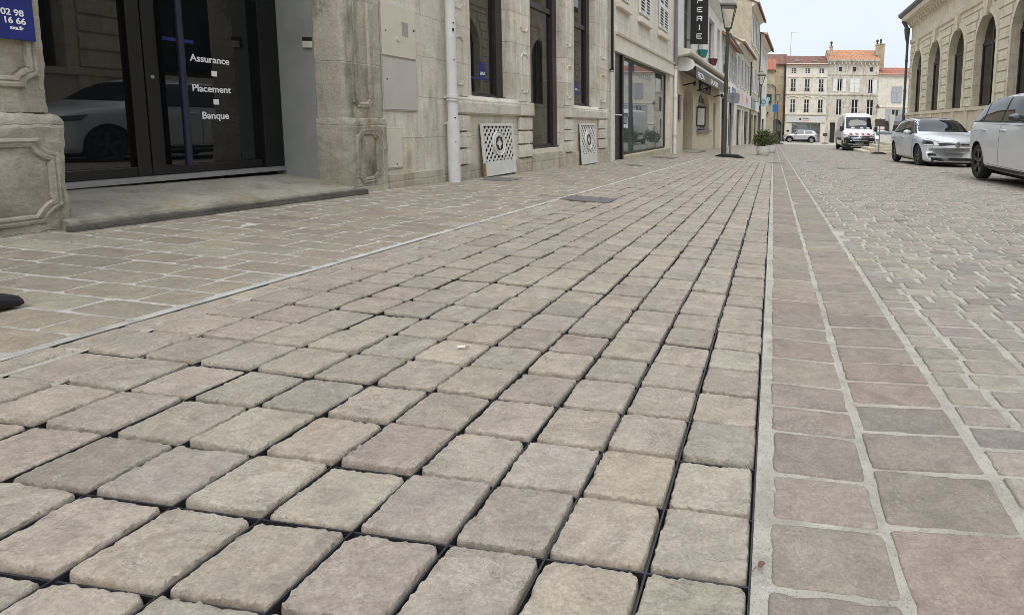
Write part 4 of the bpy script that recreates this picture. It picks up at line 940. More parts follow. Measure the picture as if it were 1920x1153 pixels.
m = MB(); cornice(m, 6.83, 13.3, [(0, 8.75), (-.12, 8.85), (-.38, 9.15), (-.42, 9.35), (0, 9.38)]); cornice(m, 6.83, 13.3, [(0, 7.35), (-.08, 7.4), (-.08, 7.5), (0, 7.52)]); cornice(m, 6.83, 13.3, [(0, 4.75), (-.10, 4.8), (-.12, 4.95), (0, 5.0)])
for k in range(13): m.box(7.0+k*.49, 7.16+k*.49, -.30, -.02, 8.70, 8.95)
m.build('string_course', M_STAINED, Mb, FC)
for a, b, z, zt in WM: window(Mb, FC, a, b, z, zt, .10, M_WHITE if z < 7 else M_BROWNFR, M_GLASS, 2, 2 if z < 5 else 1, .07)
for a, b, z, zt in ((7.55, 8.0, 5.25, 6.95), (8.75, 9.2, 5.25, 6.95), (9.7, 10.28, 5.15, 6.95), (10.32, 10.9, 5.15, 6.95), (12.62, 13.1, 5.0, 6.9)): shutter(Mb, FC, a, b, z, zt, -.01, M_SHUTW, slats=False)
roof_mesh('roof', M_TILE_O, Mb, FC, 6.8, 13.35, 0, 7, 9.45, 11.0, .3)
MB().box(7.35, 8.0, .25, .30, -1.8, 1.25).build('door', M_LAMPBLK, Mb, FC)
for a, b in ((8.8, 10.2), (11, 12.6)): window(Mb, FC, a, b, -1.5, 1.3, .2, M_GREYW, M_GLASS, 2, 2)
def chimney(x, y, w_, z0, z1, pot):
    m = MB(); m.box(x, x+w_, y, y+.7, z0, z1); m.box(x-.06, x+w_+.06, y-.06, y+.76, z1, z1+.12)
    o = m.build('chimney', M_OCHRE, Mb, FC)
    MB().lathe([(.12, 0), (.10, .35), (.17, .38), (.17, .5), (.10, .62), (.02, .66)], 12, (x+w_/2, y+.35, z1+.12)).build('chimney_pot', M_LAMPBLK, o, FC, smooth=True)
chimney(7.05, .9, .35, 9.5, 11.05, 1); chimney(13.2, 1.6, .95, 8.5, 11.5, 1); chimney(12.95, .8, .3, 10, 11.3, 1)
Rb = fthing(FC, 17, 0, -1.4, 'pale_house', 'low pale house with grey shutters and a red roof, beside the market hall', 'building')
WR = [(15.0, 16.3, 3.9, 6.0), (18.2, 19.4, 3.9, 6.0), (15.1, 16.1, .9, 3.1), (17.9, 18.9, .9, 3.1)]
m = MB(); grid_wall(m, 13.32, 24, -2.4, 7.55, [(a, b, z, zt, 0, .18) for a, b, z, zt in WR]+[(14.4, 15.6, -2, .4, 0, .2)]); shell(m, 13.32, 24, 0, 9, -2.4, 7.55, 8.75); m.build('wall', M_CREAM, Rb, FC)
m = MB(); cornice(m, 13.32, 24, [(0, 3.28), (-.1, 3.32), (-.1, 3.48), (0, 3.5)]); cornice(m, 13.32, 24, [(0, 7.2), (-.1, 7.25), (-.28, 7.45), (-.28, 7.6), (0, 7.62)]); cornice(m, 13.32, 24, [(0, .5), (-.1, .55), (-.1, .68), (0, .7)]); m.build('string_course', M_SMOOTH, Rb, FC)
roof_mesh('roof', M_TILE_R, Rb, FC, 13.3, 24, 0, 9, 7.6, 8.85, .3); MB().box(17.0, 17.7, 1.2, 1.9, 8.0, 8.2).build('skylight', M_ALU, Rb, FC)
for i, (a, b, z, zt) in enumerate(WR):
    window(Rb, FC, a, b, z, zt, .10, M_WHITE, M_GLASSW, 2, 3, .07)
    ss = ((a+.02, (a+b)/2-.01), ((a+b)/2+.01, b-.02)) if i < 2 else ((a-.75, a-.03), (b+.03, b+.75))
    for u0, u1 in ss: shutter(Rb, FC, u0, u1, z+.02, zt-.02, -.012, plain('faded grey shutter', (.36, .37, .40), .6) if i == 0 else bpy.data.materials['faded grey shutter'], slats=False)
window(Rb, FC, 14.4, 15.6, -1.5, .4, .1, M_GREYW, M_GLASSW, 2, 1)
# town ground floor beyond: low houses closing the horizon
for i, (x0, x1, y0, h0, lab) in enumerate(((-60, -9, 86, 8, 'long plain house far behind the left row'), (26, 62, 80, 8, 'long plain house far beyond the market hall'))):
    facing_house('background_house', lab, x0, x1, y0, 9, h0-.5, h0+1.6, M_CREAM2, M_TILE_R)
# television aerial
ae = thing('aerial', 'thin television aerial mast over the brown roof', 'aerial', (1.95, 81, 10.0)); MB().tube((0, 0, 0), (.05, 0, 3.2), .03, n=8).tube((.05, 0, 3.2), (.95, 0, 3.25), .025, n=8).build('mast', M_ALU, ae, Matrix.Translation((1.95, 81, 10.0)))
# ------------------------------------------------------------------ market hall on the right
M_HALL = limestone('golden ashlar', (.57, .505, .375), (.74, .675, .53), 1.05, .46, .007, (.36, .31, .23), stain=.55)
M_HALLP = limestone('hall plinth stone', (.54, .46, .345), (.71, .63, .485), 2.0, 3.0, .012, (.34, .27, .19), stain=.22)
M_HALLGL = glass_mat('hall window glass', (.010, .008, .008), .05)
HX = 57.
HL = fthing(FH, 12, 0, -.5, 'market_hall', 'long golden stone market hall with a row of tall round arched windows', 'building')
ARC = [(.92+4.1*k, 3.42+4.1*k) for k in range(13)]
m = MB(); grid_wall(m, 0, HX, -1.2, 8.0, [(a, b, 1.72, 5.75, 1.25, .55) for a, b in ARC]); m.build('wall', M_HALL, HL, FH)
m = MB()
for a, b in ARC:                                            # archivolts
    c = (a+b)/2; r0, r1 = (b-a)/2, (b-a)/2+.24; zc = 4.5; n = 16
    pin = [(a, 1.74)]+[(c-r0*math.cos(math.pi*k/n), zc+r0*math.sin(math.pi*k/n)) for k in range(n+1)]+[(b, 1.74)]
    pou = [(a-.24, 1.74)]+[(c-r1*math.cos(math.pi*k/n), zc+r1*math.sin(math.pi*k/n)) for k in range(n+1)]+[(b+.24, 1.74)]
    for k in range(len(pin)-1):
        (p, q), (r, s_), (t, u), (v, w_) = pin[k], pin[k+1], pou[k+1], pou[k]
        m.add([(p,-.07,q),(r,-.07,s_),(t,-.05,u),(v,-.05,w_),(p,.0,q),(r,.0,s_),(t,0,u),(v,0,w_)], [(0,1,2,3),(0,4,5,1),(3,2,6,7)])
    m.prism([(c-.20, 5.62), (c+.20, 5.62), (c+.30, 6.36), (c-.30, 6.36)], -.16, 0)
m.build('archivolt', M_HALL, HL, FH)
m = MB()
for k in range(14):                                         # rusticated piers
    x0 = ARC[k-1][1]+.30 if k else .06; x1 = ARC[k][0]-.30 if k < 13 else HX-.1
    z = 1.80
    while z < 6.2:
        dz = .40; zt = min(z+dz, 6.22)
        # blocks widen above the springing, following the arch
        e = 0
        if z > 4.5: e = .95*(1-math.sqrt(max(0, 1-((z-4.5+.2)/1.75)**2))) if z-4.3 < 1.75 else .95
        m.box(x0-(e if k else 0), x1+(e if k < 13 else 0), -.045, 0, z, zt-.045); z += dz+.03
m.build('rustication', M_HALL, HL, FH, bevel=.012)
m = MB()
cornice(m, -.02, HX, [(0, 6.34), (-.08, 6.38), (-.10, 6.60), (0, 6.66)])
cornice(m, -.35, HX, [(0, 7.45), (-.06, 7.5), (-.12, 7.62), (-.30, 7.74), (-.62, 7.86), (-.68, 8.10), (0, 8.12)])
for k in range(96): m.box(.1+k*.6, .38+k*.6, -.26, -.05, 7.52, 7.70)
m.build('cornice', M_HALL, HL, FH)
m = MB(); cornice(m, -.55, HX, [(0, 8.125), (-.70, 8.10), (-.84, 8.22), (-.86, 8.36), (-.74, 8.40), (0, 8.42)]); m.build('gutter', M_ZINCD, HL, FH)
m = MB(); m.box(-.06, HX, -.16, 0, -1.4, 1.58); m.box(-.08, HX, -.22, .50, 1.58, 1.735)
for k in range(0, 28): m.box(.25+2.05*k, .80+2.05*k, -.20, -.16, -1.3, 1.58)
m.build('plinth', M_HALLP, HL, FH)
m = MB(); m.quad((0,0,-1.4),(0,16,-1.4),(0,16,8),(0,0,8)); m.quad((HX,0,-1.4),(HX,16,-1.4),(HX,16,8),(HX,0,8)); m.quad((0,16,-1.4),(HX,16,-1.4),(HX,16,8),(0,16,8)); m.build('end_wall', M_HALL, HL, FH)
roof_mesh('roof', M_ZINCD, HL, FH, -.5, HX, 0, 16, 8.42, 10.2, .5)
for a, b in ARC:
    y = .27; m = MB()
    m.box(a, a+.10, y, y+.08, 1.74, 4.6); m.box(b-.10, b, y, y+.08, 1.74, 4.6); m.box(a, b, y, y+.08, 4.46, 4.60); c = (a+b)/2; m.box(c-.06, c+.06, y, y+.08, 1.74, 5.72); m.box(a+.1, b-.1, y, y+.08, 1.74, 1.86)
    o = m.build('window', M_BROWNFR, HL, FH)
    n = 16; m = MB(); m.add([(a, y+.05, 1.73), (b, y+.05, 1.73)]+[(c+1.25*math.cos(math.pi*k/n), y+.05, 4.5+1.25*math.sin(math.pi*k/n)) for k in range(n+1)], [tuple(range(n+3))])
    m.build('pane', M_HALLGL, o, FH)
    MB().box(a-.3, b+.3, y+.9, y+.95, 1.5, 6.0).build('interior', M_DARKROOM, o, FH)
hp = fthing(FH, .1, -.25, -.8, 'downpipe', 'dark downpipe on the far corner of the market hall', 'downpipe')
MB().tube((.02, -.26, -.9), (.02, -.26, 6.4), .085, n=12).tube((.02, -.26, 6.4), (-.02, -.30, 6.9), .085, .16, n=12).tube((-.02, -.30, 6.9), (-.02, -.32, 7.4), .16, .20, n=12).tube((-.02, -.32, 7.4), (-.02, -.62, 7.9), .12, n=12).build('pipe', M_ZINCD, hp, FH, smooth=True)
for z in (1.2, 3.2, 5.2): MB().tube((.02, -.26, z), (.02, -.26, z+.08), .115, n=12).build('collar', M_ZINCD, hp, FH)
# ------------------------------------------------------------------ steps at the end of the hall
st = thing('stone_steps', 'pale stone steps rising to the market hall terrace, behind the brown sign', 'steps', (7, 34, gz(6, 33)))
M_STEP = limestone('pale step stone', (.46, .41, .32), (.62, .565, .46), 1.4, 9, .01, stain=.3)
for k in range(4):
    MB().box(4.98+k*.46, 9.0, 32.9+k*.36, 36.9, -.9+k*.155 if k == 0 else -.745+(k-1)*.155, -.59+k*.155).build('step', M_STEP, st, Matrix.Identity(4), bevel=.015)
br = thing('barrier', 'white panelled barrier standing on the stone steps', 'barrier', (7.3, 36.4, -.12))
MI = Matrix.Identity(4)
for k in range(6): MB().box(6.42+k*.36, 6.75+k*.36, 36.40, 36.43, -.126, .30).build('panel', M_WHITE, br, MI)
for k in range(4): MB().tube((6.41+k*.72, 36.46, -.13), (6.41+k*.72, 36.46, .36), .022, n=8).build('post', M_ALU, br, MI)
# closed white parasol and dark market stall beyond
pa = thing('parasol', 'closed white parasol beside the dark stall beyond the steps', 'parasol', (10.9, 56, gz(10.9, 56)))
MB().lathe([(.35, 3.0), (.34, 2.92), (.12, 1.5), (.08, 1.2)], 12, (10.9, 56, gz(10.9, 56))).build('canopy', M_OFFWHITE, pa, MI, smooth=True); MB().tube((10.9, 56, gz(10.9, 56)), (10.9, 56, gz(10.9, 56)+3.05), .03, n=8).build('pole', M_ALU, pa, MI)
sl_ = thing('market_stall', 'dark grey canvas market stall in front of the pale house', 'stall', (12.6, 60, gz(12.6, 60)))
z0 = gz(12.6, 60); M_CANV = plain('dark grey canvas', (.13, .13, .135), .8)
m = MB(); m.add([(11.3, 59, z0+2.5), (14.4, 59, z0+2.5), (14.4, 62, z0+2.5), (11.3, 62, z0+2.5), (12.8, 60.5, z0+3.3)], [(0,1,4),(1,2,4),(2,3,4),(3,0,4)]); m.box(11.3, 14.4, 58.98, 59.0, z0+2.1, z0+2.5); m.build('canopy', M_CANV, sl_, MI)
for x in (11.35, 14.35):
    for y in (59.05, 61.95): MB().tube((x, y, z0), (x, y, z0+2.5), .03, n=8).build('leg', M_ALU, sl_, MI)
MB().box(11.4, 14.3, 61.9, 61.95, z0+.1, z0+2.5).build('back_cloth', M_CANV, sl_, MI)
# ------------------------------------------------------------------ street furniture
M_POST = plain('dark green post paint', (.045, .046, .036), .45, var=.15)
M_RUBBER = plain('black rubber', (.010, .010, .011), .75, var=.25, vscale=25, bmp=.2)
M_GALV = plain('grey galvanised steel', (.22, .225, .24), .45, metal=.35, var=.12)
M_LAMPGL = glass_mat('lantern glass', (.80, .79, .74), .10); M_LAMPGL.node_tree.nodes['Principled BSDF'].inputs['Transmission Weight'].default_value = .85; M_LAMPGL.node_tree.nodes['Principled BSDF'].inputs['IOR'].default_value = 1.08
def street_lamp(x, y, h, label, lean=0., wide=.52, full=True):
    z = gz(x, y); o = thing('street_lamp', label, 'street lamp', (x, y, z), 0, 'street lamps along the pavement')
    M = Matrix.Translation((x, y, z)) @ Matrix.Rotation(lean, 4, 'Y')
    hp = h-1.12
    MB().lathe([(.001, -.05), (.16, -.05), (.16, .02), (.10, .06), (.088, .10), (.085, 1.2), (.072, 1.25), (.062, hp*.7), (.052, hp)], 20, (0, 0, 0)).build('post', M_POST, o, M, smooth=True)
    q = MB(); q.lathe([(.05, 0), (.075, .02), (.075, .06), (.045, .10)], 16, (0, 0, hp)); q.build('collar', M_POST, o, M, smooth=True)
    w0, w1 = .10, wide/2-.02; zb, zt = hp+.10, hp+.78
    m = MB()
    cs = [(-1,-1),(1,-1),(1,1),(-1,1)]
    for (a, b) in cs: m.tube((a*w0, b*w0, zb), (a*w1, b*w1, zt), .016, n=6)
    for i in range(4):
        (a, b), (c, d_) = cs[i], cs[(i+1) % 4]; m.tube((a*w0, b*w0, zb), (c*w0, d_*w0, zb), .016, n=6); m.tube((a*w1, b*w1, zt), (c*w1, d_*w1, zt), .024, n=6)
    m.build('lantern_frame', M_POST, o, M)
    m = MB()
    for i in range(4):
        (a, b), (c, d_) = cs[i], cs[(i+1) % 4]; k = .97; m.quad((a*w0*k, b*w0*k, zb+.01), (c*w0*k, d_*w0*k, zb+.01), (c*w1*k, d_*w1*k, zt-.01), (a*w1*k, b*w1*k, zt-.01))
    m.build('lantern_glass', M_LAMPGL, o, M)
    w2 = w1+.035
    m = MB(); m.box(-w2, w2, -w2, w2, zt+.012, zt+.06)
    m.add([(-w2, -w2, zt+.06), (w2, -w2, zt+.06), (w2, w2, zt+.06), (-w2, w2, zt+.06), (-.11, -.11, zt+.24), (.11, -.11, zt+.24), (.11, .11, zt+.24), (-.11, .11, zt+.24)], [(0,1,5,4),(1,2,6,5),(2,3,7,6),(3,0,4,7),(4,5,6,7)])
    m.build('lantern_roof', plain('aged bronze roof', (.16, .15, .125), .5), o, M)
    q = MB(); q.lathe([(.10, 0), (.08, .05), (.03, .08), (.02, .12), (.001, .13)], 14, (0, 0, zt+.24)); q.build('finial', M_POST, o, M, smooth=True)
    if full: MB().box(-.10, -.05, -.06, .06, 2.72, 3.0).build('junction_box', M_POST, o, M)
    return o
street_lamp(-1.62, 19.3, 5.15, 'nearest dark green lamp post, with the grey pole leaning in front of it', .012, .50)
street_lamp(-1.06, 44.5, 5.6, 'second dark green lamp post, rising behind the potted bush', .008, .62)
street_lamp(.35, 63, 5.5, 'farthest lamp post, slim, in front of the ochre house', .004, .5, False)
def foot(parent, M, L_=.90, W_=.38, h=.11, nm='rubber_foot'):
    m = MB(); a, b = L_/2, W_/2
    pts = [(-a, 0), (-a+.015, .035), (-a+.22, h), (a-.22, h), (a-.015, .035), (a, 0)]
    m.prism([(x, z) for x, z in reversed(pts)][::-1], -b, b)
    return m.build(nm, M_RUBBER, parent, M, bevel=.018)
def pole_sign(name, label, x, y, rz, lean, h, plate, group=None, L_=.9, leany=0., pole_r=.030):
    z = gz(x, y); o = thing(name, label, 'road sign', (x, y, z), 0, group)
    k = math.atan(-.048) if x < .25 else 0
    M = Matrix.Translation((x, y, z)); foot(o, M @ Matrix.Rotation(-k, 4, 'Y') @ Matrix.Rotation(rz, 4, 'Z'), L_)
    P = M @ Matrix.Rotation(lean, 4, 'Y') @ Matrix.Rotation(leany, 4, 'X')
    MB().tube((0, 0, .05), (0, 0, h), pole_r, n=14).build('pole', M_GALV, o, P, smooth=True)
    plate(o, P); return o
def round_rect(w_, h, r, n=5):
    P = []
    for cx_, cz_, a0 in ((w_-r, h-r, 0), (-w_+r, h-r, 90), (-w_+r, -h+r, 180), (w_-r, -h+r, 270)):
        for k in range(n+1): a = RAD(a0+90*k/n); P.append((cx_+r*math.cos(a), cz_+r*math.sin(a)))
    return P
def plate_back(o, P):
    m = MB(); m.prism([(x, z+1.86) for x, z in round_rect(.20, .155, .06)], .034, .040); m.build('plate', M_GALV, o, P)
    MB().box(-.19, .19, .028, .034, 1.90, 1.93).box(-.035, .035, -.034, .03, 1.895, 1.935).build('bracket', M_GALV, o, P)
pole_sign('road_sign', 'grey sign seen from behind on a black rubber foot, leaning by the nearest lamp post', -1.345, 18.35, RAD(0), .035, 2.02, plate_back, 'temporary signs on rubber feet', .93)
def plate_brown(o, P):
    MB().box(-.26, .26, -.045, -.033, 1.42, 1.82).build('plate', plain('brown sign face', (.085, .055, .055), .5), o, P); MB().box(-.03, .03, -.033, .03, 1.5, 1.7).build('bracket', M_GALV, o, P)
pole_sign('road_sign', 'brown sign on a grey pole and rubber foot, between the van and the hatchback', 5.50, 31.2, 0, 0, 1.85, plate_brown, 'temporary signs on rubber feet', .80)
def plate_small(o, P): MB().box(-.26, .26, -.04, -.03, .85, 1.22).build('plate', plain('dark sign face', (.05, .045, .04), .5), o, P)
pole_sign('road_sign', 'small low sign on a thin stand outside the stained stone house', 5.85, 67.5, 0, 0, 1.2, plate_small, 'temporary signs on rubber feet', .8, pole_r=.02)
def plate_none(o, P): MB().box(-.2, .2, -.04, -.032, 1.5, 1.9).build('plate', M_GALV, o, P)
pole_sign('road_sign', 'black rubber sign foot at the left edge, on the slabs beside the paving grid', -2.58, 1.17, RAD(88), 0, 2.0, plate_none, 'temporary signs on rubber feet', .90)
def plate_board(o, P): MB().box(-.18, .18, -.05, -.03, .12, 1.25).build('plate', M_LAMPBLK, o, P)
pole_sign('road_sign', 'black board sign on a rubber foot at the far end of the left pavement', .55, 59, 0, 0, 1.9, plate_board, 'temporary signs on rubber feet', 1.0)
bs = thing('parking_sign', 'square blue sign on a thin pole in front of the ochre house', 'road sign', (.13, 58, gz(.13, 58)))
zb = gz(.13, 58); MB().tube((.13, 58, zb), (.13, 58, 3.2), .03, n=8).build('pole', M_GALV, bs, MI); MB().box(-.15, .41, 57.94, 57.96, 2.05, 2.75).build('plate', plain('bright blue sign face', (.02, .13, .40), .4), bs, MI)
p_ = FB @ Vector((12.5, -.1, 2.3)); ps = thing('projecting_sign', 'light blue square sign with a ring, projecting from the tall house', 'sign', p_)
MB().box(.45, 1.30, -.05, .05, 0, .76).build('panel', plain('light blue sign face', (.36, .50, .54), .4), ps, Matrix.Translation(p_)); MB().box(-.05, .45, -.02, .02, .35, .40).build('bracket', M_LAMPBLK, ps, Matrix.Translation(p_))
MB().lathe([(.13, -.056), (.22, -.056), (.22, -.050)], 20, (.87, 0, .38), 'y').build('ring', plain('grey blue ring', (.10, .20, .26), .5), ps, Matrix.Translation(p_))
ph = thing('pharmacy_sign', 'dark green square sign with a pale curl on the tan corner house', 'sign', (-.75, 72.3, 3.3))
MB().box(-1.15, -.35, 72.32, 72.45, 3.42, 4.5).build('panel', M_GREEN, ph, MI); m = MB(); m.lathe([(.15, 0), (.26, 0), (.26, .01)], 18, (-.78, 72.31, 3.9), 'y'); m.build('emblem', plain('pale green emblem', (.35, .55, .48), .5), ph, MI)
ll = thing('wall_lantern', 'black lantern on a bracket on the stained stone house wall', 'lamp', (13.25, 77.5, 3.0)); MB().lathe([(.02, .75), (.10, .6), (.30, .35), (.05, .30)], 10, (13.25, 77.4, 2.95)).build('lantern_roof', M_LAMPBLK, ll, MI); MB().lathe([(.22, .3), (.10, 0), (.01, -.02)], 10, (13.25, 77.4, 2.95)).build('lantern_glass', M_LAMPGL, ll, MI); MB().tube((13.25, 78, 3.7), (13.25, 77.4, 3.68), .03, n=8).build('arm', M_LAMPBLK, ll, MI)
# ------------------------------------------------------------------ pots with bushes
def leaf_mat(name, c0, c1):
    m, nt, b = new_mat(name); L(nt, ramp(nt, noise_tex(nt, geopos(nt), 9, 3), .3, .7, c0, c1), b.inputs['Base Color']); b.inputs['Roughness'].default_value = .55
    return m
M_LEAF = leaf_mat('bush leaves', (.035, .055, .016), (.14, .165, .048)); M_LEAF2 = leaf_mat('laurel leaves', (.05, .09, .03), (.17, .24, .09))
def bush(mb, c, rx, ry, rz, n, ls, flat=.3, sd=1):
    rnd = random.Random(sd)
    for _ in range(n):
        u = Vector((rnd.gauss(0, 1), rnd.gauss(0, 1), rnd.gauss(0, 1))).normalized(); k = rnd.uniform(.35, 1)**.5
        k *= .80+.35*noise.noise(u*2.3+Vector((sd, 0, 0)))
        p = Vector((c[0]+u.x*rx*k, c[1]+u.y*ry*k, c[2]+u.z*rz*k)); d1 = Vector((rnd.gauss(0, 1), rnd.gauss(0, 1), rnd.gauss(0, 1)))+u*.6; d1.normalize(); d2 = d1.orthogonal().normalized()
        d2 = Matrix.Rotation(rnd.uniform(0, 6.28), 3, d1) @ d2; l = ls*rnd.uniform(.6, 1.3)
        mb.add([p, p+d1*l*.5+d2*l*.22, p+d1*l, p+d1*l*.5-d2*l*.22], [(0,1,2,3)])
def pot_plant(x, y, label, r=.25, h=.37, big=True, sd=3):
    z = gz(x, y); o = thing('potted_bush', label, 'potted plant', (x, y, z), 0, 'potted bushes on the pavement')
    M = Matrix.Translation((x, y, z))
    MB().lathe([(.001, .0), (r*.80, .0), (r*.92, .04), (r, h*.55), (r*.985, h), (r*.90, h), (r*.88, h-.05), (.001, h-.06)], 32, (0, 0, 0)).build('pot', plain('pale concrete pot', (.50, .48, .46), .8, var=.14, vscale=9, bmp=.2) if sd == 3 else bpy.data.materials['pale concrete pot'], o, M, smooth=True)
    m = MB()
    for k in range(7): a = k*.9; m.tube((.04*math.cos(a), .04*math.sin(a), h-.06), (.22*math.cos(a), .22*math.sin(a), h+.5), .012, .005, n=5)
    m.build('stem', plain('bark', (.07, .05, .03), .9), o, M)
    m = MB(); bush(m, (.06, 0, h+.31), .32, .33, .31, 1500 if big else 700, .085, sd=sd); bush(m, (-.18, .05, h+.22), .26, .26, .30, 420, .10, sd=sd+9); m.mi = 1
    for k in range(46):
        a = random.uniform(0, 6.28); rr = random.uniform(0, .2); p = Vector((-.16+rr*math.cos(a), rr*math.sin(a), h+.3+random.uniform(0, .40))); d_ = Vector((random.gauss(0, .6), random.gauss(0, .6), 1)).normalized(); s_ = d_.orthogonal().normalized(); l = random.uniform(.07, .13)
        m.add([p, p+d_*l*.5+s_*l*.2, p+d_*l, p+d_*l*.5-s_*l*.2], [(0,1,2,3)])
    m.build('foliage', [M_LEAF, M_LEAF2], o, M); return o
pot_plant(-.385, 22.8, 'round olive green bush in the nearer pale concrete pot', sd=3)
pot_plant(-.10, 27.4, 'bush in the farther pale pot, half hidden behind the nearer one', .24, .36, False, sd=5)
# ------------------------------------------------------------------ manholes and gullies
M_IRON = plain('worn cast iron', (.13, .122, .112), .6, metal=.1, var=.3, vscale=30, bmp=.3)
def cover(x, y, w_, d_, label, rnd=False, up=.007):
    o = thing('manhole_cover', label, 'manhole cover', (x, y, gz(x, y)), 0)
    def pt(u, v, dz): return (x+u, y+v, gz(x+u, y+v)+dz)
    P = [(w_/2*math.cos(k*math.pi/14), d_/2*math.sin(k*math.pi/14)) for k in range(28)] if rnd else [(-w_/2, -d_/2), (w_/2, -d_/2), (w_/2, d_/2), (-w_/2, d_/2)]
    n = len(P); m = MB(); m.add([pt(u, v, .0) for u, v in P]+[pt(u, v, up) for u, v in P]+[pt(u*.9, v*.9, up) for u, v in P]+[pt(u*.88, v*.88, up-.005) for u, v in P], [(i, (i+1) % n, (i+1) % n+k*n+n, i+k*n+n) if k == 0 else (i+k*n, (i+1) % n+k*n, (i+1) % n+k*n+n, i+k*n+n) for k in range(3) for i in range(n)])
    m.build('frame', M_IRON, o, MI)
    m = MB(); m.add([pt(u*.87, v*.87, up-.001) for u, v in P]+[pt(u*.87, v*.87, up-.006) for u, v in P], [tuple(range(n))]+[(i, i+n, (i+1) % n+n, (i+1) % n) for i in range(n)]); m.build('lid', M_IRON, o, MI)
cover(-1.74, 5.42, .46, .36, 'flat iron gully cover in the paving grid, beside the pale grout strip', up=.009)
cover(-3.16, 6.55, .30, .42, 'small iron cover at the foot of the first cast grille', up=.009)
cover(-2.62, 10.9, .30, .40, 'small iron cover in the slabs in front of the second cast grille', up=.010)
cover(-2.8, 14.9, .6, .8, 'iron cover in the slabs in front of the display window', up=.010)
cover(.08, 16.7, .60, .30, 'dark iron drain across the end of the paving grid', up=.012)
cover(1.82, 14.7, .66, .66, 'round iron manhole cover in the nearer part of the road', True, .010)
cover(1.36, 18.2, .62, .62, 'round iron manhole cover farther along the road', True, .010)
cover(4.05, 13.9, .3, .3, 'small round valve cover in the road between the two silver cars', True, .010)
# ------------------------------------------------------------------ litter
cg = thing('cigarette_end', 'white cigarette end lying on the paving grid', 'litter', (-.93, 1.66, gz(-.93, 1.66)))
p0 = Vector((-.945, 1.645, gz(-.945, 1.645)+.008)); MB().tube(p0, p0+Vector((.022, .005, .001)), .0035, n=10).build('filter', M_WHITE, cg, MI); MB().tube(p0+Vector((.0222, .005, .001)), p0+Vector((.030, .0067, .001)), .0035, n=10).build('tip', plain('tan filter paper', (.45, .25, .10), .8), cg, MI)
lf = thing('fallen_leaf', 'small reddish brown leaf on the mortar beside the grid edge', 'leaf', (.0, .90, gz(0, .90)))
z = gz(0, .9)+.009
m = MB(); m.add([(-.004, .893, z), (.004, .890, z+.003), (.009, .898, z+.005), (.005, .907, z+.002), (-.002, .903, z+.004)], [(0,1,2,3,4)]); m.build('blade', plain('brown red leaf', (.16, .075, .06), .7, var=.3, vscale=90), lf, MI)
MB().tube((-.006, .893, z), (-.014, .884, z-.002), .0008, n=5).build('stalk', plain('leaf stalk', (.15, .10, .06), .7), lf, MI)
# ------------------------------------------------------------------ vehicles
def paint(name, col, metal=.0, rough=.28):
    m, nt, b = new_mat(name); o = objco(nt)
    f = noise_tex(nt, o, 700, 2); L(nt, ramp(nt, f, .35, .65, tuple(c*.94 for c in col), tuple(min(1, c*1.04) for c in col)), b.inputs['Base Color'])
    d_ = noise_tex(nt, o, 4, 5, .7); L(nt, ramp(nt, d_, .3, .75, (rough,)*3, (rough+.14,)*3), b.inputs['Roughness'])
    b.inputs['Metallic'].default_value = metal; b.inputs['Coat Weight'].default_value = .8; b.inputs['Coat Roughness'].default_value = .05; return m
P_SILVER = paint('silver grey car paint', (.53, .55, .575), .08); P_PEARL = paint('pearl white car paint', (.64, .65, .67), .0); P_WHITE = paint('white van paint', (.74, .75, .76)); P_SUV = paint('silver suv paint', (.42, .43, .45), .25)
M_TYRE = plain('tyre rubber', (.016, .016, .017), .8, var=.2, vscale=30); M_RIM = plain('dark alloy', (.10, .10, .105), .35, metal=.7); M_RIMS = plain('two tone alloy', (.35, .35, .36), .35, metal=.7)
M_ARCH = plain('black underbody', (.006, .006, .006), .9); M_PLAS = plain('black bumper plastic', (.013, .013, .014), .5); M_SEAM = plain('panel gap', (.02, .02, .022), .7)
M_CARGL = glass_mat('car window glass', (.010, .013, .014), .02, 1.47); M_CHROME = plain('chrome', (.62, .62, .63), .15, metal=.9, var=.03)
M_LAMPW = plain('bright headlamp insert', (.72, .74, .76), .2, coat=1.); M_LAMPD = glass_mat('headlamp cover', (.10, .11, .12), .05, 1.6); M_PLATE = plain('number plate', (.40, .40, .40), .5, var=.10, vscale=22); M_REDSTR = plain('red reflective stripe', (.34, .02, .03), .4)
M_MIR = plain('black mirror shell', (.02, .02, .022), .3, coat=.6)
def pch(pts):
    x = np.array([p[0] for p in pts], float); y = np.array([p[1] for p in pts], float); d = np.diff(y)/np.diff(x); m = np.zeros(len(x)); m[0], m[-1] = d[0], d[-1]
    for i in range(1, len(x)-1): m[i] = 0 if d[i-1]*d[i] <= 0 else 2*d[i-1]*d[i]/(d[i-1]+d[i])
    def f(q):
        k = min(max(int(np.searchsorted(x, q))-1, 0), len(x)-2); h = x[k+1]-x[k]; t = min(max((q-x[k])/h, 0), 1)
        return float((2*t**3-3*t*t+1)*y[k]+(t**3-2*t*t+t)*h*m[k]+(3*t*t-2*t**3)*y[k+1]+(t**3-t*t)*h*m[k+1])
    return f
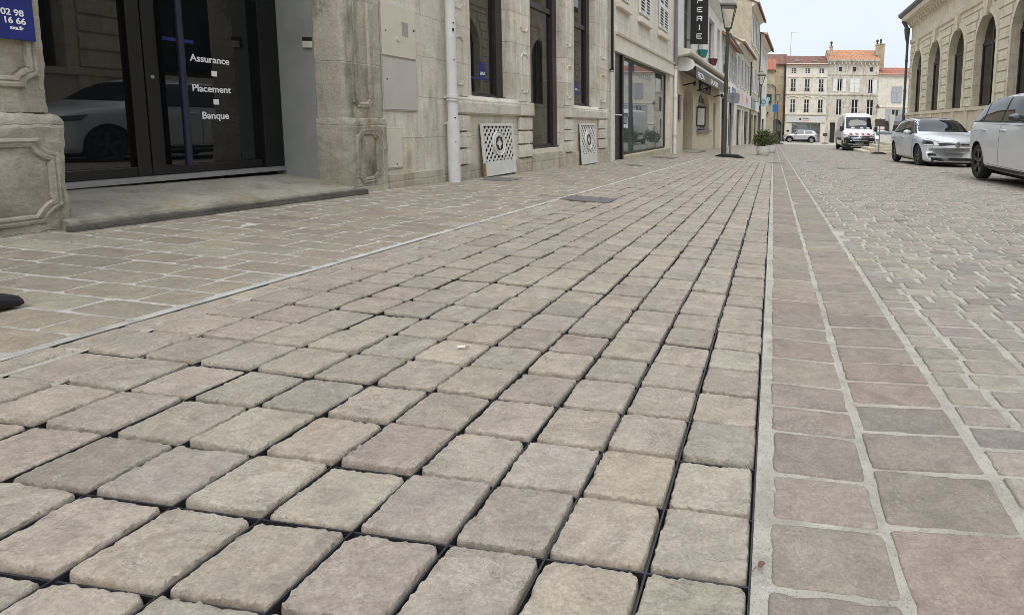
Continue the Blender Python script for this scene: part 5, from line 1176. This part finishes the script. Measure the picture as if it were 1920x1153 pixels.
class Car:
    def __init__(s, name, label, loc, heading, sp, pnt, group=None, cat='car'):
        s.o = thing(name, label, cat, loc, heading, group); s.M = TM[s.o.name]; s.sp = sp; s.pnt = pnt
        xr, xf = sp['x']; F = {k: pch(v) for k, v in sp['c'].items()}
        n = sp.get('n', 80); t = np.linspace(0, 1, n); xs = xr+(xf-xr)*(.5-.5*np.cos(np.pi*t))*.35+(xf-xr)*t*.65
        rows = []
        for x in xs:
            zb, w_, zt, wb, zl, wr = (F[k](x) for k in ('zb', 'w', 'zt', 'wb', 'zl', 'wr')); zl = min(zl, zt-.012); cr = min(sp.get('crown', .07), (zt-zl)*.7)
            cp = [(0, zb), (w_-.14, zb), (w_-.03, zb+.06), (w_, zb+.42*(zl-zb)), (w_-.006, zl-.16*(zl-zb)), (wb, zl), (min(wr, wb-.005), zt-cr), (min(wr, wb)*.62, zt-cr*.22), (0, zt)]
            P = []
            for i in range(len(cp)-1):
                k_ = 6 if i else 2
                for j in range(k_): f = j/k_; P.append((cp[i][0]*(1-f)+cp[i+1][0]*f, cp[i][1]*(1-f)+cp[i+1][1]*f))
            P.append(cp[-1]); P = np.array(P); P[:, 1] *= sp.get('zs', 1.)
            for _ in range(sp.get('smooth', 3)): P[3:-1] = P[3:-1]*.5+(P[2:-2]+P[4:])*.25
            bf = sp.get('bf', .35)*np.clip((x-(xf-1.0))/1.0, 0, 1)**1.5; br_ = sp.get('br', .22)*np.clip(((xr+.9)-x)/.9, 0, 1)**1.5
            rows.append(np.stack([x-bf*(P[:, 0]/w_)**2+br_*(P[:, 0]/w_)**2, P[:, 0], P[:, 1]], -1))
        R = np.array(rows); K = R.shape[1]
        full = np.concatenate([R, R[:, -2:0:-1]*np.array([1, -1, 1])], 1); KK = full.shape[1]
        V = full.reshape(-1, 3); Q = [(i*KK+j, i*KK+(j+1) % KK, (i+1)*KK+(j+1) % KK, (i+1)*KK+j) for i in range(n-1) for j in range(KK)]
        me = bpy.data.meshes.new('body'); me.from_pydata([tuple(v) for v in V], [], Q+[tuple(range(KK-1, -1, -1)), tuple((n-1)*KK+j for j in range(KK))])
        bm = bmesh.new(); bm.from_mesh(me); bmesh.ops.recalc_face_normals(bm, faces=bm.faces); bm.to_mesh(me)
        s.bvh = BVHTree.FromBMesh(bm); bm.free()
        body = link('body', me, [pnt, M_ARCH], s.o); s.body = body; TM[body.name] = s.M
        # wheel arches cut out of the body
        cut = MB()
        for ax in sp['axles']:
            for sy in (1, -1): cut.tube((ax, sy*(sp['track']-.17), sp['rw']+.015), (ax, sy*(sp['track']+.40), sp['rw']+.015), sp['ra'], n=40)
        co = cut.build('cutter', [pnt, M_ARCH]); co.parent = s.o; co.data.polygons.foreach_set('material_index', [1]*len(co.data.polygons))
        md = body.modifiers.new('cut', 'BOOLEAN'); md.operation = 'DIFFERENCE'; md.object = co; md.solver = 'EXACT'
        nm = bpy.data.meshes.new_from_object(body.evaluated_get(bpy.context.evaluated_depsgraph_get())); body.modifiers.clear(); body.data = nm; nm.name = 'body'; bpy.data.objects.remove(co)
        nm.polygons.foreach_set('use_smooth', [True]*len(nm.polygons)); nm.set_sharp_from_angle(angle=RAD(52))
        for ax in sp['axles']:
            for sy in (1, -1): s.wheel(ax, sy)
        MB().box(xr+.25, xf-.25, -sp['track']+.16, sp['track']-.16, .13, .30).build('underbody', M_ARCH, s.o, s.M)  # black plate added to block light and darken the ground below
    def wheel(s, ax, sy):
        sp = s.sp; r = sp['rw']; w_ = sp.get('tw', .21); c = (ax, sy*(sp['track']-.02), r); o_ = sy
        m = MB(); rr = r*.70
        m.lathe([(rr*.98, -w_/2*.9), (r*.90, -w_/2), (r*.975, -w_*.40), (r, -w_*.30), (r, w_*.30), (r*.975, w_*.40), (r*.90, w_/2), (rr*.98, w_/2*.9)], 40, c, 'y')
        tw = m.build('wheel', M_TYRE, s.o, s.M, smooth=True)
        m = MB(); y1 = o_*w_/2
        m.lathe([(rr, y1*.9), (rr*.93, y1*.86), (rr*.92, -y1*.8)], 32, c, 'y'); m.lathe([(.001, y1*.72), (rr*.16, y1*.72), (rr*.19, y1*.5), (rr*.19, y1*.1)], 20, c, 'y'); m.lathe([(.001, y1*.05), (rr*.92, y1*.05)], 20, c, 'y')
        nsp = sp.get('spokes', 5)
        for k in range(nsp):
            a = 2*math.pi*k/nsp+.3; ca, sa = math.cos(a), math.sin(a); pa, pb = (-sa, ca), (sa, -ca)
            vs = []
            for rad_, hw, yy in ((rr*.12, rr*.10, .74), (rr*.94, rr*.17, .84)):
                for q in (1, -1):
                    for dep in (0, .3): vs.append((c[0]+ca*rad_-sa*hw*q, c[1]+y1*(yy-dep), c[2]+sa*rad_+ca*hw*q))
            m.add(vs, [(0,2,6,4), (1,5,7,3), (0,4,5,1), (2,3,7,6)])
        m.build('rim', sp.get('rim', M_RIM), tw, s.M)
    def hit(s, p, d):
        h = s.bvh.ray_cast(Vector(p), Vector(d)); return h[0], h[1]
    def patch(s, name, mat, poly, plane, off=.003, parent=None, side=1, step=.05):
        if plane != 'top': poly = [(u, v*s.sp.get('zs', 1.)) for u, v in poly]
        """polygon projected on to the body: plane 'side' (x,z), 'front'/'rear' (y,z), 'top' (x,y)"""
        us = [p[0] for p in poly]; vs = [p[1] for p in poly]; m = {}; V, Fc = [], []
        d = {'side': (0, -side, 0), 'front': (-1, 0, 0), 'rear': (1, 0, 0), 'top': (0, 0, -1)}[plane]; D = Vector(d)
        def vert(u, v):
            k = (round(u, 5), round(v, 5))
            if k not in m:
                p = {'side': (u, side*3, v), 'front': (6, u, v), 'rear': (-6, u, v), 'top': (u, v, 5)}[plane]; h, nn = s.hit(p, D)
                if h is None: m[k] = None
                else: m[k] = len(V); V.append(tuple(h-D*off+nn*off*.5))
            return m[k]
        def clip(P, ax, lim, keep):
            out = []
            for i in range(len(P)):
                a, b = P[i], P[(i+1) % len(P)]; ia, ib = keep*(a[ax]-lim) >= -1e-9, keep*(b[ax]-lim) >= -1e-9
                if ia: out.append(a)
                if ia != ib: t = (lim-a[ax])/(b[ax]-a[ax]); out.append((a[0]+(b[0]-a[0])*t, a[1]+(b[1]-a[1])*t))
            return out
        nu = max(1, math.ceil((max(us)-min(us))/step)); nv = max(1, math.ceil((max(vs)-min(vs))/step))
        gu = np.linspace(min(us), max(us), nu+1); gv = np.linspace(min(vs), max(vs), nv+1)
        for i in range(nu):
            A_ = clip(clip(poly, 0, gu[i], 1), 0, gu[i+1], -1)
            if len(A_) < 3: continue
            for j in range(nv):
                B_ = clip(clip(A_, 1, gv[j], 1), 1, gv[j+1], -1)
                ids = []
                for q in B_:
                    k = vert(*q)
                    if k is not None and k not in ids: ids.append(k)
                if len(ids) >= 3: Fc.append(tuple(ids))
        if not Fc: return None
        me = bpy.data.meshes.new(name); me.from_pydata(V, [], Fc); me.update(); me.polygons.foreach_set('use_smooth', [True]*len(me.polygons))
        o = link(name, me, mat, parent or s.o); TM[o.name] = s.M; return o
    def seam(s, name, pts, plane, side=1, w_=.009, off=.0015, mat=None, parent=None):
        for a, b in zip(pts, pts[1:]):
            a, b = Vector(a), Vector(b); n_ = Vector((-(b-a).y, (b-a).x)).normalized()*w_/2
            yield s.patch(name, mat or M_SEAM, [tuple(a-n_), tuple(b-n_), tuple(b+n_), tuple(a+n_)], plane, off, parent, side, .06)
    def ell(s, c, ru, rv, n=20): return [(c[0]+ru*math.cos(2*math.pi*k/n), c[1]+rv*math.sin(2*math.pi*k/n)) for k in range(n)]
    def mirror(s, x, y, z, side, mat, sz=1.):
        z *= s.sp.get('zs', 1.)
        m = MB()
        m.lathe([(.001, -.02), (.055*sz, -.005), (.082*sz, .05), (.085*sz, .09), (.075*sz, .10)], 16, (0, 0, 0), 'y')
        R = Matrix.Translation((x, side*y, z)) @ Matrix.Rotation(RAD(90), 4, 'Z') @ Matrix.Diagonal((1.35, 1, .85, 1))
        o = m.build('mirror', mat, s.o, s.M @ R, smooth=True)
        MB().tube((x, side*(y-.16), z-.05), (x, side*y, z-.02), .022, .018, n=8).build('mirror_arm', M_PLAS, o, s.M)
    def handle(s, x, z, side, parent=None):
        z *= s.sp.get('zs', 1.)
        h, nn = s.hit((x, side*3, z), (0, -side, 0))
        MB().box(x-.10, x+.10, h.y-.0+side*.012-.012, h.y+side*.012+.012, z-.014, z+.014).build('handle', s.pnt, parent or s.o, s.M, bevel=.008)
    def doors(s, polys, hz):
        for sd in (-1, 1):
            for poly, hx in polys:
                c = (sum(p[0] for p in poly)/len(poly), sum(p[1] for p in poly)/len(poly))
                big = [(p[0]+.006*(1 if p[0] > c[0] else -1), p[1]+.006*(1 if p[1] > c[1] else -1)) for p in poly]
                s.patch('door_seam', M_SEAM, big, 'side', .0012, None, sd, .09); d_ = s.patch('door', s.pnt, poly, 'side', .003, None, sd, .07)
                if hx is not None: s.handle(hx, hz, sd, d_)
def heading(dx, dy): return math.atan2(dy, dx)
# estate car, right foreground
EST = dict(zs=1.105, x=(-2.28, 2.37), axles=(-1.365, 1.365), rw=.335, ra=.375, track=.80, tw=.22, bf=.42, br=.20, spokes=5, n=84, smooth=3, crown=.075,
  c=dict(zb=[(-2.28, .42), (-2.1, .27), (-1.2, .20), (1.6, .18), (2.3, .20), (2.37, .24)], w=[(-2.28, .76), (-2.0, .87), (-1.3, .915), (0, .918), (1.3, .912), (2.0, .86), (2.37, .72)],
    zt=[(-2.28, .86), (-2.22, 1.02), (-2.06, 1.18), (-1.75, 1.34), (-1.3, 1.43), (-.5, 1.465), (.05, 1.455), (.45, 1.38), (1.02, 1.06), (1.25, .985), (1.8, .905), (2.18, .82), (2.30, .75), (2.35, .67), (2.37, .58)],
    zl=[(-2.28, .80), (-2.2, .94), (-1.9, .985), (-1.2, .975), (0, .945), (.9, .925), (1.3, .91), (1.9, .84), (2.22, .74), (2.33, .64), (2.37, .55)],
    wb=[(-2.28, .70), (-1.9, .83), (-1.2, .872), (0, .885), (.9, .88), (1.5, .84), (2.1, .78), (2.37, .6)], wr=[(-2.28, .62), (-2.0, .64), (-1.4, .66), (0, .69), (.5, .70), (1.1, .76), (1.6, .74), (2.37, .55)]))
ex, ey = 3.90+.885, 11.62-1.365
c = Car('estate_car', 'pearl white estate car cut off by the right edge, nearest of the cars', (ex, ey, gz(ex, ey)), heading(.0, -1), EST, P_PEARL)
for sd in (-1, 1):
    rim = [(-1.99, .985), (-1.93, 1.05), (-1.62, 1.26), (-1.2, 1.365), (-.5, 1.405), (.1, 1.395), (.45, 1.32), (.98, .975), (.6, .955), (-.6, .965)]
    c.patch('window_trim', M_PLAS, rim, 'side', .002, None, sd)
    for poly in ([(-1.93, 1.005), (-1.66, 1.215), (-1.36, 1.305), (-1.20, 1.00), (-1.6, 1.0)], [(-1.14, .998), (-1.30, 1.315), (-.9, 1.37), (-.38, 1.378), (-.32, .985)], [(-.22, .985), (-.30, 1.378), (.10, 1.365), (.42, 1.29), (.84, .985)]):
        c.patch('side_window', M_CARGL, poly, 'side', .006, None, sd)
    list(c.seam('crease_shade', [(-2.0, .80), (-1.2, .845), (.8, .82), (1.6, .80)], 'side', sd, .004, .001))  # dark strip paints the shade line of the shoulder fold
    list(c.seam('sill_trim', [(-.98, .245), (.98, .235)], 'side', sd, .05, .002, M_PLAS))
    c.patch('tail_lamp', plain('red lamp', (.22, .01, .01), .2, coat=1.) if sd < 0 else bpy.data.materials['red lamp'], [(-2.12, .80), (-2.12, .93), (-1.86, .955), (-1.92, .86)], 'side', .004, None, sd)
    for ax in (-1.365, 1.365):
        a = [(ax+.385*math.cos(math.pi*k/14), (.335+.015+.385*math.sin(math.pi*k/14))/1.105) for k in range(15)]; list(c.seam('arch_lip', a, 'side', sd, .012, .004, P_PEARL))
    c.patch('headlight', M_LAMPD, [(1.75, .70), (1.62, .80), (2.1, .74), (2.16, .66)], 'side', .004, None, sd)
c.doors([([(-1.17, .94), (-1.02, .66), (-.93, .38), (-.86, .30), (-.27, .29), (-.27, .93)], -1.02), ([(-.255, .93), (-.255, .29), (.86, .28), (.90, .60), (.96, .90)], -.10)], .845)
c.patch('windscreen', M_CARGL, [(-.70, 1.03), (.70, 1.03), (.60, 1.37), (-.60, 1.37)], 'front', .004)
c.patch('rear_window', M_CARGL, [(-.62, 1.06), (.62, 1.06), (.52, 1.33), (-.52, 1.33)], 'rear', .004)
for z0, z1, ww in ((.50, .66, .52), (.26, .40, .62)): c.patch('grille', M_PLAS, [(-ww, z0), (ww, z0), (ww*.94, z1), (-ww*.94, z1)], 'front', .004)
c.patch('number_plate', M_PLATE, [(-.26, .41), (.26, .41), (.26, .51), (-.26, .51)], 'front', .006)
for sd in (-1, 1): c.mirror(.66, .985, 1.02, sd, M_MIR, 1.05)
# hatchback
HAT = dict(x=(-2.08, 2.18), axles=(-1.31, 1.31), rw=.325, ra=.36, track=.775, tw=.21, bf=.40, br=.2, spokes=7, n=84, smooth=3, crown=.07,
  c=dict(zb=[(-2.08, .42), (-1.9, .27), (-1.2, .19), (1.6, .17), (2.02, .175), (2.14, .185), (2.18, .225)], w=[(-2.08, .74), (-1.8, .85), (-1.2, .893), (0, .895), (1.3, .89), (1.8, .85), (2.18, .74)],
    zt=[(-2.08, .86), (-2.0, 1.08), (-1.75, 1.32), (-1.4, 1.42), (-.6, 1.475), (.1, 1.455), (.4, 1.40), (1.0, 1.07), (1.15, 1.015), (1.7, .935), (2.0, .855), (2.11, .785), (2.16, .70), (2.18, .60)],
    zl=[(-2.08, .80), (-1.9, .96), (-1.2, .965), (0, .945), (.9, .925), (1.3, .90), (1.8, .82), (2.05, .75), (2.15, .66), (2.18, .57)],
    wb=[(-2.08, .66), (-1.8, .80), (-1.1, .855), (0, .865), (.9, .86), (1.5, .82), (2.0, .76), (2.18, .66)], wr=[(-2.08, .58), (-1.6, .62), (0, .66), (.5, .68), (1.05, .755), (1.6, .74), (2.0, .70), (2.18, .55)]))
hx, hy = 4.20+.83, 19.12
c = Car('hatchback', 'silver hatchback with its front towards us, partly hidden by the white estate car', (hx, hy, gz(hx, hy)), heading(.055, -1), HAT, P_SILVER)
for sd in (-1, 1):
    c.patch('window_trim', M_PLAS, [(-1.45, .985), (-1.30, 1.20), (-1.1, 1.36), (-.5, 1.40), (.1, 1.385), (.4, 1.33), (.98, .975), (.5, .955)], 'side', .002, None, sd)
    for poly in ([(-1.32, 1.0), (-1.06, 1.335), (-.5, 1.375), (-.40, .985)], [(-.31, .985), (-.38, 1.375), (.08, 1.36), (.38, 1.305), (.86, .985)]): c.patch('side_window', M_CARGL, poly, 'side', .006, None, sd)
    list(c.seam('crease_shade', [(-1.8, .78), (0, .80), (1.6, .77)], 'side', sd, .006, .001))  # fold in the door side drawn as a dark painted shade line
    list(c.seam('sill_trim', [(-.95, .23), (.95, .22)], 'side', sd, .04, .002, M_PLAS))
    # lamp unit seen from the front
    hl = c.patch('headlight', M_LAMPD, [(sd*.44, .655), (sd*.80, .635), (sd*.835, .70), (sd*.80, .80), (sd*.66, .785), (sd*.47, .70)][::sd], 'front', .004, step=.03)
    c.patch('lamp_insert', M_LAMPW, [(sd*.58, .645), (sd*.79, .640), (sd*.81, .675), (sd*.60, .680)][::sd], 'front', .008, hl, step=.03); c.patch('lamp_insert', M_LAMPW, [(sd*.46, .665), (sd*.57, .655), (sd*.59, .745), (sd*.50, .71)][::sd], 'front', .008, hl, step=.03); c.patch('lamp_insert', M_PLAS, [(sd*.60, .695), (sd*.77, .695), (sd*.75, .765), (sd*.62, .755)][::sd], 'front', .008, hl, step=.03)
    c.patch('fog_vent', M_PLAS, [(sd*.50, .355), (sd*.69, .345), (sd*.72, .40), (sd*.68, .43), (sd*.52, .41)][::sd], 'front', .004, step=.03)
    c.patch('chrome_strip', M_CHROME, [(sd*.47, .335), (sd*.70, .32), (sd*.70, .335), (sd*.50, .35)][::sd], 'front', .007, step=.03)
c.doors([([(-1.26, .94), (-1.05, .62), (-.92, .33), (-.35, .29), (-.35, .93)], -1.02), ([(-.335, .93), (-.335, .29), (.80, .27), (.86, .60), (.90, .89)], -.18)], .84)
c.patch('windscreen_surround', M_PLAS, [(-.735, 1.03), (.735, 1.03), (.63, 1.425), (-.63, 1.425)], 'front', .002)
c.patch('windscreen', M_CARGL, [(-.70, 1.045), (.70, 1.045), (.60, 1.40), (-.60, 1.40)], 'front', .005); c.patch('rear_window', M_CARGL, [(-.55, 1.06), (.55, 1.06), (.48, 1.32), (-.48, 1.32)], 'rear', .004)
c.patch('sunroof', M_PLAS, [(-1.0, -.50), (.22, -.52), (.22, .52), (-1.0, .50)], 'top', .003)
c.patch('grille', M_PLAS, [(-.46, .64), (.46, .64), (.50, .72), (-.50, .72)], 'front', .004, step=.04); c.patch('grille_strip', M_CHROME, [(-.48, .655), (.48, .655), (.49, .668), (-.49, .668)], 'front', .007, step=.04)
c.patch('lower_grille', M_PLAS, [(-.50, .215), (.50, .215), (.46, .31), (-.46, .31)], 'front', .004, step=.04)
c.patch('number_plate', M_PLATE, [(-.26, .455), (.26, .455), (.26, .565), (-.26, .565)], 'front', .007, step=.05)
em = c.patch('emblem', M_CHROME, c.ell((0, .69), .078, .078), 'front', .012, step=.04)
c.patch('emblem_ground', M_PLAS, c.ell((0, .69), .062, .062), 'front', .016, em, step=.04)
for pts in ([(-.045, .735), (0, .69), (.045, .735)], [(-.055, .705), (-.028, .64), (0, .685), (.028, .64), (.055, .705)]): list(c.seam('emblem_stroke', pts, 'front', 1, .012, .020, M_CHROME, em))
list(c.seam('bonnet_gap', [(-.72, .84), (-.45, .742), (0, .735), (.45, .742), (.72, .84)], 'front', 1, .012, .002))
for sd in (-1, 1): c.mirror(.62, .965, 1.0, sd, P_SILVER, 1.0)
# van
VAN = dict(x=(-2.85, 2.70), axles=(-1.84, 1.84), rw=.35, ra=.40, track=.90, tw=.24, bf=.30, br=.05, spokes=6, n=84, smooth=2, crown=.10,
  c=dict(zb=[(-2.85, .45), (-2.6, .34), (1.5, .30), (2.4, .28), (2.6, .30), (2.70, .45)], w=[(-2.85, 1.0), (-2.6, 1.03), (1.6, 1.035), (2.2, 1.01), (2.70, .90)],
    zt=[(-2.85, 2.38), (-2.7, 2.48), (-1, 2.50), (1.0, 2.49), (1.25, 2.43), (1.45, 2.26), (2.02, 1.42), (2.15, 1.34), (2.5, 1.20), (2.62, 1.02), (2.70, .70)],
    zl=[(-2.85, 1.35), (1.0, 1.40), (1.6, 1.36), (2.1, 1.24), (2.5, 1.08), (2.62, .95), (2.70, .66)], wb=[(-2.85, .99), (1.2, 1.02), (2.0, .98), (2.70, .82)], wr=[(-2.85, .84), (1.0, .84), (1.5, .82), (2.05, .90), (2.4, .84), (2.70, .66)]))
vx, vy = 5.47, 38.55+1.84
c = Car('van', 'white delivery van facing us with red stripes across its black nose', (vx, vy, gz(vx, vy)), heading(0, -1), VAN, P_WHITE, cat='van')
for sd in (-1, 1):
    c.patch('side_window', M_CARGL, [(1.10, 1.40), (1.12, 1.98), (1.42, 1.95), (1.92, 1.36), (1.6, 1.36)], 'side', .004, None, sd)
    c.patch('bumper_side', M_PLAS, [(2.28, .33), (2.28, .78), (2.42, .92), (2.66, .80), (2.66, .40)], 'side', .004, None, sd)
    for x0, x1 in ((-1.35, -.1), (-.02, 1.4)): c.patch('side_moulding', M_PLAS, [(x0, .68), (x1, .68), (x1, .84), (x0, .84)], 'side', .006, None, sd)
    list(c.seam('door_seam', [(1.04, .45), (1.04, 2.05), (1.44, 2.0)], 'side', sd, .014, .002)); list(c.seam('door_seam', [(-.05, .45), (-.05, 2.1)], 'side', sd, .014, .002))
    c.patch('headlight', M_LAMPD, [(sd*.60, .92), (sd*.93, .96), (sd*.94, 1.10), (sd*.84, 1.12), (sd*.58, 1.0)][::sd], 'front', .005)
    hh = c.patch('lamp_insert', M_LAMPW, [(sd*.74, .98), (sd*.91, 1.0), (sd*.91, 1.07), (sd*.76, 1.06)][::sd], 'front', .009)
    MB().box(1.72, 1.80, sd*1.10-.10, sd*1.10+.10, 1.28, 1.62).build('mirror', M_MIR, c.o, c.M, bevel=.03); MB().tube((1.70, sd*.98, 1.38), (1.76, sd*1.06, 1.40), .03, n=8).build('mirror_arm', M_MIR, c.o, c.M)
c.patch('windscreen', M_CARGL, [(-.84, 1.45), (.84, 1.45), (.77, 2.20), (-.77, 2.20)], 'front', .005)
c.patch('bumper', M_PLAS, [(-.95, .29), (.95, .29), (.98, .88), (.60, .90), (.45, .72), (-.45, .72), (-.60, .90), (-.98, .88)], 'front', .004, step=.06); MB().box(1.9, 2.52, -.86, .86, .14, .40).build('front_valance', M_ARCH, c.o, c.M)
c.patch('grille', M_PLAS, [(-.48, .64), (.48, .64), (.62, .96), (.55, 1.02), (-.55, 1.02), (-.62, .96)], 'front', .006, step=.05)
for z in (.72, .80, .88): c.patch('grille_bar', M_CHROME, [(-.46-(z-.7)*.5, z), (.46+(z-.7)*.5, z), (.47+(z-.7)*.5, z+.028), (-.47-(z-.7)*.5, z+.028)], 'front', .012, step=.05)
c.patch('number_plate', M_PLATE, [(-.28, .50), (.28, .50), (.28, .61), (-.28, .61)], 'front', .014)
em = c.patch('emblem', M_CHROME, [(0, .83), (.095, .965), (0, 1.10), (-.095, .965)], 'front', .022, step=.06); c.patch('emblem_ground', M_PLAS, [(0, .895), (.05, .965), (0, 1.035), (-.05, .965)], 'front', .026, em, step=.06)
for k in range(7):
    x = -.62+k*.185; c.patch('stripe', M_REDSTR if k % 2 == 0 else P_WHITE, [(x, 1.06), (x+.17, 1.06), (x+.10, 1.17), (x-.07, 1.17)], 'front', .008, step=.06)
for k, x in enumerate((-.5, .05, .45)): c.patch('dashboard_paper', M_OFFWHITE, [(x, 1.47), (x+.25, 1.47), (x+.2, 1.56), (x+.05, 1.57)], 'front', .008)
MB().lathe([(.05, 0), (.05, .05), (.03, .07), (.001, .075)], 12, (.6, .15, 2.49)).build('roof_beacon', plain('amber lens', (.30, .12, .02), .3), c.o, c.M)
# crossover across the square, seen from its left side
SUVS = dict(x=(-2.08, 2.12), axles=(-1.30, 1.33), rw=.345, ra=.40, track=.79, tw=.22, bf=.35, br=.2, spokes=5, n=64, smooth=3, crown=.07, rim=M_RIMS,
  c=dict(zb=[(-2.08, .5), (-1.9, .33), (1.7, .28), (2.12, .42)], w=[(-2.08, .74), (-1.7, .88), (1.4, .90), (2.12, .74)],
    zt=[(-2.08, .95), (-2.0, 1.12), (-1.78, 1.40), (-1.5, 1.52), (-.5, 1.58), (.1, 1.55), (.4, 1.48), (1.0, 1.12), (1.3, 1.06), (1.8, .98), (2.05, .80), (2.12, .6)],
    zl=[(-2.08, .9), (-1.8, 1.08), (-1.2, 1.08), (0, 1.02), (1, .99), (1.6, .95), (2.0, .78), (2.12, .58)], wb=[(-2.08, .66), (-1.6, .82), (1, .86), (1.8, .80), (2.12, .6)], wr=[(-2.08, .58), (0, .66), (.5, .68), (1.1, .76), (2.12, .55)]))
sx_, sy_ = 3.28, 72.4
c = Car('crossover', 'silver grey crossover seen from the side, parked outside the cream corner house', (sx_, sy_, gz(sx_, sy_)), heading(-1, -.04), SUVS, P_SUV)
for sd in (-1, 1):
    for poly in ([(-1.62, 1.13), (-1.22, 1.42), (-.52, 1.48), (-.45, 1.06)], [(-.36, 1.05), (-.42, 1.48), (.08, 1.46), (.38, 1.39), (.88, 1.04)]): c.patch('side_window', M_CARGL, poly, 'side', .006, None, sd)
    for ax in (-1.30, 1.33):
        a = [(ax+.44*math.cos(math.pi*k/12), .36+.44*math.sin(math.pi*k/12)) for k in range(13)]; list(c.seam('arch_cladding', a, 'side', sd, .09, .008, M_PLAS))
    list(c.seam('sill_cladding', [(-.85, .36), (.88, .34)], 'side', sd, .16, .006, M_PLAS)); list(c.seam('door_seam', [(-.42, 1.0), (-.42, .45)], 'side', sd, .02, .002)); list(c.seam('door_seam', [(.75, 1.0), (.78, .45)], 'side', sd, .02, .002))
    c.mirror(.62, .97, 1.10, sd, M_MIR)
    c.patch('tail_lamp', bpy.data.materials['red lamp'], [(-2.02, .80), (-2.0, .98), (-1.72, .95), (-1.76, .84)], 'side', .006, None, sd)
c.patch('windscreen', M_CARGL, [(-.70, 1.12), (.70, 1.12), (.60, 1.47), (-.60, 1.47)], 'front', .004)
# parked cars beyond the barrier: plain saloon shapes on the same body pattern
for i, (x, y, pn, lab) in enumerate(((9.25, 51.5, P_WHITE, 'white parked car, its windscreen showing over the white barrier'), (10.9, 52.5, plain('dark grey car paint', (.06, .065, .07), .3, coat=.8), 'dark grey parked car behind the white barrier, right of the white one'))):
    c = Car('parked_car', lab, (x, y, gz(x, y)), heading(0.05, -1), dict(HAT, n=48), pn, 'cars parked beyond the barrier')
    c.patch('windscreen', M_CARGL, [(-.70, 1.04), (.70, 1.04), (.60, 1.40), (-.60, 1.40)], 'front', .005)
    for sd in (-1, 1):
        c.patch('side_window', M_CARGL, [(-1.32, 1.0), (-1.06, 1.335), (.08, 1.36), (.38, 1.305), (.86, .985)], 'side', .006, None, sd); c.patch('headlight', M_LAMPD, [(sd*.44, .655), (sd*.80, .635), (sd*.80, .80), (sd*.47, .70)][::sd], 'front', .004)
    c.patch('grille', M_PLAS, [(-.46, .64), (.46, .64), (.50, .72), (-.50, .72)], 'front', .004)
